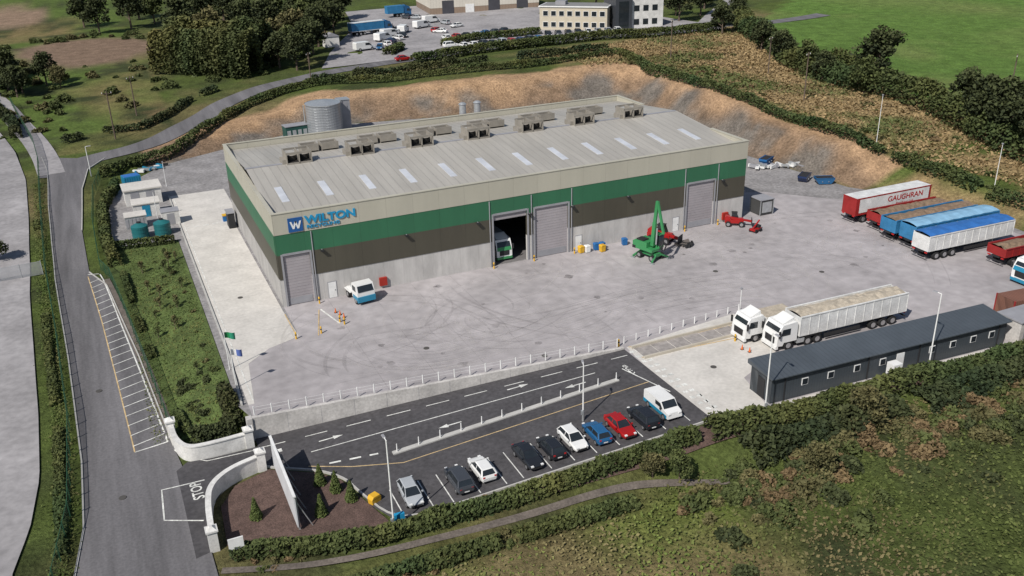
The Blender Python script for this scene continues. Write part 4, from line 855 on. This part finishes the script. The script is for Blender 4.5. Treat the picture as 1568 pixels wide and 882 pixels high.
for k in range(5): a=k*1.257; mb.beam((2.7,-.3,3.4),(2.7+.6*math.cos(a),-.3+.6*math.sin(a),2.9),.16,.14,blackp); mb.beam((2.7+.6*math.cos(a),-.3+.6*math.sin(a),2.9),(2.7+.25*math.cos(a),-.3+.25*math.sin(a),2.1),.13,.12,blackp)
mb.obj('material_handler',(44.5,-6.6,.03),-1.3,.04,scale=.82)
def telehandler(name,x_,y_,rz_,c,s_=1):
    mb=MB(); mb.b2(-1.8,1.5,-.7,.7,.6,1.3,c); mb.prism([(-.6,1.3),(-.6,2.3),(.3,2.3),(.7,1.3)],.0,.85,glass); mb.b2(-.65,.4,-.05,.9,2.3,2.4,blackp); mb.beam((-1.6,-.35,1.7),(2.9,-.35,1.0),.35,.35,c); mb.box((-1.3,0,1.5),(.9,1.3,.5),c)
    for s in (-1,1):
        for xx in (-1.2,1.15): wheel(mb,xx,s*.75,.5,.38,s)
        mb.b2(3.0,4.1,-.35+s*.4-.06,-.35+s*.4+.06,.4,.5,blackp)
    mb.b2(2.9,3.0,-1.1,.4,.4,1.5,blackp); mb.obj(name,(x_,y_,.03),rz_,.04,scale=s_)
telehandler('telehandler',48.8,-2.4,-1.0,PR,.95); telehandler('forklift',61.0,-1.9,-.6,PR,.75)
mb=MB(); mb.b2(-.9,.9,-.5,.5,.3,.6,PR); mb.beam((-.8,0,.6),(.9,0,1.7),.2,.2,PR); [mb.tube((xx,s*.5,.3),(xx,s*.65,.3),.3,tyre,n=12) for s in (-1,1) for xx in (-.6,.6)]; mb.b2(.3,.9,-.4,.4,.6,1.0,blackp); mb.obj('scissor_platform',(61.9,-5.2,.03),.3,.03,scale=.85)
mb=MB()
for k in range(5): mb.tube((math.cos(k)*.1*k,k*.28,.25),(1.3+.2*k,k*.25,.35),.12,mat('scrap_steel',(.14,.12,.11),.8),n=6); mb.box((.4+.3*k,-.5+.1*k,.3),(.7,.25,.4),blackp,rz=k)
mb.obj('excavator_grab_attachments',(50.0,-5.6,.02),.2,.02)
bl=mat('bin_blue',(.02,.12,.32),.5)
for x_,y_,c in ((37.7,-1.0,yb),(38.5,-1.2,white),(39.9,-1.0,bl),(40.7,-1.1,bl),(40.3,-1.9,yb),(44.0,-1.2,bl)):
    mb=MB(); mb.box((0,0,.55),(.8,.75,1.0),c,top=(1.12,1.12)); mb.prism([(-.5,1.06),(.5,1.06),(.45,1.2),(-.3,1.25)],-.45,.45,c); [mb.tube((xx,yy,.08),(xx,yy+.05,.08),.08,tyre,n=8) for xx in (-.3,.3) for yy in (-.35,.3)]; mb.obj('wheelie_bin',(x_,y_,.02),random.uniform(-.2,.2),.03,scale=.75)
for x_,y_ in ((25.7,-.7),(31.15,-.8),(36.8,-.9),(53.7,-.7),(59.1,-.7),(3.9,-.9),(4.7,-6.8),(5.0,-7.6),(2.2,-8.6),(-.5,-8.7),(43.9,-27.2),(39.7,-30),(28.6,-25.6)):
    mb=MB(); mb.tube((0,0,0),(0,0,1.1),.13,yb,.13,n=10); mb.tube((0,0,1.1),(0,0,1.18),.13,yb,.06,n=10); mb.tube((0,0,.6),(0,0,.8),.135,blackp,n=10); mb.obj('safety_bollard',(x_,y_,.02),scale=.7)
for x_,y_ in ((4.9,-4.2),(5.2,-5),(5.4,-5.9),(39.2,-31.8),(39.5,-32.6)):
    mb=MB(); mb.box((0,0,.03),(.4,.4,.06),blackp); mb.tube((0,0,.06),(0,0,.75),.16,mat('cone_orange',(.62,.14,.03),.5),.03,n=10); mb.tube((0,0,.32),(0,0,.5),.108,white,.072,n=10); mb.obj('traffic_cone',(x_,y_,.02),scale=.75)
# ------------------------------------------------------------------ office cabin
e=empty('office_cabin',(34.9,-39.9,.02),-.045); charc=stripe_mat('cabin_charcoal',(.045,.055,.065),0,.3,.25,.5,.12,duty=.15); rfc=stripe_mat('cabin_roof',(.07,.082,.095),0,.5,.3,.5,.2,duty=.12)
mb=MB(); mb.b2(0,28,-1.5,1.5,0,2.6,charc); mb.obj('walls',parent=e)
mb=MB(); mb.add([(-.25,-1.85,2.65),(28.25,-1.85,2.65),(28.25,1.8,3.05),(-.25,1.8,3.05),(-.25,-1.85,2.55),(28.25,-1.85,2.55),(28.25,1.8,2.62),(-.25,1.8,2.62)],[(0,1,2,3),(0,4,5,1),(1,5,6,2),(2,6,7,3),(3,7,4,0),(4,7,6,5)],rfc); mb.obj('roof',parent=e)
mb=MB()
for x_ in (3.3,6.2,9.2,12.2,18.2,20.8,23.4,25.8): mb.b2(x_,x_+.7,-1.56,-1.5-.002,1.15,1.85,white); mb.b2(x_+.06,x_+.64,-1.58,-1.562,1.21,1.79,glass)
for x_ in (1.4,10.8,16.9,27): mb.b2(x_,x_+.06,-1.6,-1.502,0,2.5,blackp)
mb.b2(14.2,15.1,-1.56,-1.502,.05,1.95,white); mb.b2(-.05,-.002,-.6,.4,.05,2.0,blackp); mb.obj('windows_and_doors',parent=e)
mb=MB(); mb.b2(0,1.0,-.45,.45,0,1.8,white); mb.b2(.1,.9,-.47,-.45,.2,1.0,trim); mb.obj('meter_cabinet',(47.3,-43.0,.0),-.04,.02)
mb=MB(); mb.b2(0,4,-1.4,1.4,0,2.3,conc); mb.b2(-.1,4.1,-1.5,1.5,2.3,2.45,trim); mb.b2(.5,1.4,-1.42,-1.4,.1,2,trim); mb.obj('utility_shed',(64,-42,.02),0)
rust=stripe_mat('container_rust',(.20,.09,.06),0,.3,.3,.7,.2,duty=.4)
mb=MB(); mb.b2(0,6,-1.2,1.2,.1,2.2,rust); [mb.b2(a,a+.12,b_,b_+.12,0,2.25,PRd) for a in (-.05,5.93) for b_ in (-1.25,1.13)]; mb.obj('shipping_container',(68.2,-38.2,.02),-.1)
drape('cabin_footpath',[(34.2,-41.6),(34.2,-42.9),(64,-44.1),(64,-42.9)],0,apronm,flat=.06)
mb=MB(); mb.b2(0,2.2,0,2.2,.1,2.2,mat('cage_dark',(.06,.06,.06),.7)); mb.b2(-.1,2.3,-.1,2.3,2.2,2.3,trim); [mb.b2(a,a+.1,b_,b_+.1,0,2.3,steel) for a in (-.06,2.16) for b_ in (-.06,2.16)]; mb.b2(.3,1.9,-.08,0,.4,1.9,steel); mb.obj('storage_cage',(66.4,-.5,.02))
def skip(x_,y_,rz_,c,name='skip'):
    mb=MB()
    mb.prism([(-1.8,.9),(-1.2,.1),(1.2,.1),(1.8,.9),(1.8,1.25),(-1.8,1.25)],-.85,.85,c); mb.b2(-1.65,1.65,-.75,.75,1.252,1.27,blackp)
    for s in (-1,1): mb.b2(-1.85,1.85,s*.88-.05,s*.88+.05,1.2,1.32,c); mb.tube((-.6,s*.9,.6),(-.6,s*1.05,.6),.08,steel,n=8); mb.tube((.6,s*.9,.6),(.6,s*1.05,.6),.08,steel,n=8)
    mb.obj(name,(x_,y_,.03),rz_,.02,scale=.8)
skip(84,20,.5,bl); skip(79.5,23,-.3,PT); skip(84.6,7.0,-.4,PB); skip(83.0,9.6,.6,PDB); skip(77,27,.2,bl)
mb=MB()
for k in range(18): mb.box((k*.5,random.uniform(-.8,.8),.3+random.random()*.3),(random.uniform(.5,2),random.uniform(.2,.6),random.uniform(.2,.5)),random.choice([white,steel,trim,PW]),rz=random.random()*3)
mb.obj('stacked_pipes_and_scrap',(80,19,.02),-.4)
mb=MB()
for k in range(10): mb.box((k*.6,random.uniform(-.8,.8),.3),(random.uniform(.5,2.4),random.uniform(.2,.6),random.uniform(.2,.5)),random.choice([white,steel,blackp,PT]),rz=random.random()*3)
mb.obj('stacked_pipes_and_scrap',(-11,66.0,.02),.6)
e=empty('water_tank',(24,76.2,.02)); corr=stripe_mat('corrugated_tank',(.40,.42,.44),2,.5,.2,.35,.16,metal=.5,duty=.3)
mb=MB(); mb.tube((0,0,0),(0,0,6.3),3.3,corr,n=40,cap=False); mb.tube((0,0,6.3),(0,0,6.75),3.35,steel,.4,n=40); mb.tube((0,0,6.2),(0,0,6.32),3.42,steel,n=40,cap=False)
mb.obj('shell',parent=e)
mb=MB(); [mb.box((3.45,s,3.3),(.06,.06,6.8),steel) for s in (-.25,.25)]; [mb.box((3.45,0,.4*i+.3),(.05,.5,.04),steel) for i in range(15)]; mb.tube((-3.5,1,0),(-3.5,1,6),.1,steel,n=8); mb.obj('ladder_and_pipe',parent=e)
mb=MB(); tg=mat('dark_green_steel',(.02,.07,.06),.5); mb.b2(-2.2,2.2,-1.2,1.2,.1,2.4,tg); [mb.b2(-2.0+i*1.05,-1.3+i*1.05,-1.25,-1.2,.6,1.7,steel) for i in range(4)]; mb.b2(-2.3,2.3,-1.3,1.3,2.4,2.5,trim); mb.obj('pump_container',(18.6,77.5,.02),.1)
mb=MB(); mb.b2(-1.1,1.1,-1.2,1.2,0,6.2,trim); mb.b2(-1.2,1.2,-1.3,1.3,6.2,6.3,steel); mb.b2(-1.12,-1.1,-.5,.5,.1,2,white); mb.obj('pump_house',(28.3,78,.02))
for x_ in (52.2,55.4):
    mb=MB(); mb.tube((0,0,0),(0,0,3.0),.7,steel,n=18); mb.tube((0,0,3),(0,0,3.3),.85,steel,.45,n=18); mb.tube((0,0,1.2),(0,0,1.3),.74,trim,n=18); mb.obj('vertical_tank',(x_,75.5,.02))
mb=MB(); mb.b2(-2.6,2.6,-2,2,0,2.4,render_w); mb.b2(-2.8,2.8,-2.2,2.2,2.4,2.6,apronm); mb.b2(.4,1.6,-2.04,-2,.05,2.1,trim); mb.b2(-1.8,-.6,-2.04,-2,.05,2.1,trim); mb.obj('substation',(-11.2,49.5,.02),.03)
mb=MB(); mb.b2(-1.8,1.8,-1.4,1.4,0,2.0,render_w); mb.b2(-1.95,1.95,-1.55,1.55,2.0,2.15,apronm); mb.b2(-.6,.5,-1.44,-1.4,.1,1.8,PT); mb.obj('plant_kiosk',(-11.2,42.5,.02))
mb=MB(); mb.b2(-1.4,1.4,-1.1,1.1,0,1.8,steel); [mb.b2(-1.3+i*.5,-1.0+i*.5,-1.15,-1.1,.3,1.5,trim) for i in range(5)]; mb.b2(-1.5,1.5,-1.2,1.2,1.8,1.9,apronm); mb.obj('generator',(-13,37.5,.02))
teal=mat('teal_tank',(.02,.13,.14),.4)
for x_ in (-12.8,-9.9):
    mb=MB(); mb.tube((0,0,0),(0,0,1.7),1.1,teal,n=24); mb.tube((0,0,1.7),(0,0,2.1),1.1,teal,.3,n=24); mb.tube((0,0,2.1),(0,0,2.25),.3,blackp,n=12); [mb.tube((0,0,.4+k*.5),(0,0,.46+k*.5),1.13,teal,n=24) for k in range(3)]; mb.obj('water_storage_tank',(x_,32.4,.02))
mb=MB(); mb.b2(-1.2,1.2,-1,1,.0,1.9,render_w); mb.b2(-1.25,1.25,-1.05,1.05,1.9,2.0,trim); mb.b2(-.5,.5,-1.03,-1,.1,1.7,trim); mb.obj('electrical_cabinet',(-8.4,36.8,.02))
mb=MB(); mb.b2(-1.3,1.3,-1.0,1.0,.1,1.9,PT); [mb.b2(-1.25+.36*i,-1.15+.36*i,-1.04,-1.0,.2,1.8,PT) for i in range(7)]; mb.b2(-1.2,1.2,-.9,.9,1.902,1.95,tarp); mb.obj('blue_skip_container',(-12.2,58.5,.02),.2)
mb=MB(); mb.b2(-.5,.5,-.5,.5,0,1.0,bl); mb.box((0,0,1.1),(1.1,1.1,.15),yb); mb.obj('pallet_box',(-1.2,33.9,.02),scale=.8)
mb=MB(); mb.b2(-.9,0,-1,1,0,2.2,blackp); mb.b2(-1.0,.1,-1.1,1.1,2.2,2.3,trim); mb.obj('equipment_housing',(-.4,31,.02))
# ------------------------------------------------------------------ distant buildings
e=empty('distant_warehouse',(92,203,4.3),-.145)
cr=stripe_mat('warehouse_cream',(.58,.54,.47),0,1,.1,.6,.08,duty=.1); br=stripe_mat('warehouse_brown',(.26,.19,.14),0,1,.15,.6,.1,duty=.1)
mb=MB(); mb.b2(0,38,0,25,0,2.2,br); mb.b2(-.05,38.05,-.05,25.05,2.2,9.5,cr); mb.obj('walls',parent=e)
mb=MB(); mb.prism([(-.3,9.5),(19,12),(38.3,9.5)],-.3,25.3,roofm); mb.obj('roof',parent=e)
mb=MB(); [mb.b2(x_,x_+4,-.12,-.052,0,4.5,mat('door_dark',(.06,.06,.07),.6)) for x_ in (4,20,30)]; mb.b2(12,15,-.12,-.052,0,3,white); mb.obj('doors',parent=e)
e=empty('office_building',(107.2,151.5,4.3),-.72); bei=mat('beige_render',(.48,.43,.34),.8,var=.08)
mb=MB(); mb.b2(0,20,0,9,0,6.6,bei); mb.obj('walls',parent=e); mb=MB(); mb.b2(-.3,20.3,-.3,9.3,6.6,6.9,white); mb.b2(.1,19.9,.1,8.9,6.9,6.95,mat('roof_felt',(.2,.2,.2),.9)); mb.b2(4,7,3,6,6.95,8,trim); mb.obj('roof',parent=e)
mb=MB()
for i in range(8):
    for z_ in (1.0,4.1): mb.b2(1+i*2.4,2.6+i*2.4,-.1,-.002,z_,z_+1.5,white); mb.b2(1.1+i*2.4,2.5+i*2.4,-.12,-.102,z_+.1,z_+1.4,glass)
for i in range(3):
    for z_ in (1.0,4.1): mb.b2(-.1,-.002,1.2+i*2.6,2.8+i*2.6,z_,z_+1.5,glass)
mb.obj('windows',parent=e)
e=empty('modern_office_building',(124.8,138.6,4.6),-.18)
mb=MB(); mb.b2(5,15,0,10,0,8.0,render_w); mb.b2(0,5,-1,9,0,8.6,PG); mb.b2(0,15,10,14,0,6,render_w); mb.obj('walls',parent=e)
mb=MB(); [mb.b2(x_,x_+1.6,-.06,-.002,z_,z_+1.6,glass) for x_ in (6,8.8,11.6) for z_ in (1,4.8)]; mb.b2(1,4,-1.05,-1.002,.5,7.8,glass); [mb.b2(15.002,15.06,y_,y_+1.6,z_,z_+1.6,glass) for y_ in (1.5,5) for z_ in (1,4.8)]; [mb.b2(-.06,-.002,y_,y_+1.6,z_,z_+1.6,glass) for y_ in (1.5,5) for z_ in (1,4.8)]; mb.obj('windows',parent=e)
mb=MB(); mb.b2(5.1,14.9,.1,9.9,8.0,8.1,trim); mb.b2(7,9,3,6,8.1,9,steel); mb.obj('roof',parent=e)
cc_=[PW,PS,PK,PG,PB,PR,PW,PK,PDB]
for i in range(9): car(77+i*2.7,136.2-.1*i,up_,random.choice(cc_),random.choice(['hatch','sedan','suv']),s=1)
for i in range(8): car(104+i*2.7,139.5-.9*i,-up_-.3,random.choice(cc_),random.choice(['hatch','sedan','suv']),s=1)
for i in range(7): car(78+i*3.2,152+.5*i,up_,random.choice(cc_),random.choice(['hatch','sedan']),s=1)
for i in range(14): car(random.uniform(62,90),165+i*2.6,random.uniform(0,6),random.choice(cc_),random.choice(['hatch','sedan']),s=1)
for i in range(5): car(57+i*3,147+i*4,random.uniform(0,6),random.choice(cc_),'hatch',s=1)
car(57,127.0,.1,PR,'sedan',s=1); car(74,138,.1,PW,'suv',s=1)
for x_,y_,a in ((53,148,.2),(62,160,.6),(66,166,.3),(72,172,1),(80,178,.4),(86,186,.2),(70,186,.9)): place(VW,'parked_van',(x_,y_,h1(x_,y_)+.07),a,.05,scale=1.2)
mb=tractor(PB,None,3.3); trailer(mb,-12,-1.2,PBt,'box',top=PW,ht=3.6); mb.obj('articulated_truck',(68,176,h1(68,176)+.07),.2)
mb=tractor(PB,None,3.3); mb.b2(-7,-1.2,-1.2,1.2,1.2,3.6,PBt); mb.obj('delivery_truck',(84,205,h1(84,205)+.07),.1)
mb=MB(); mb.b2(-2,2,-1.5,1.5,0,2.8,render_w); mb.prism([(-2.2,2.8),(0,3.8),(2.2,2.8)],-1.7,1.7,trim); mb.obj('stone_shed',(47,160,h1(47,160)))
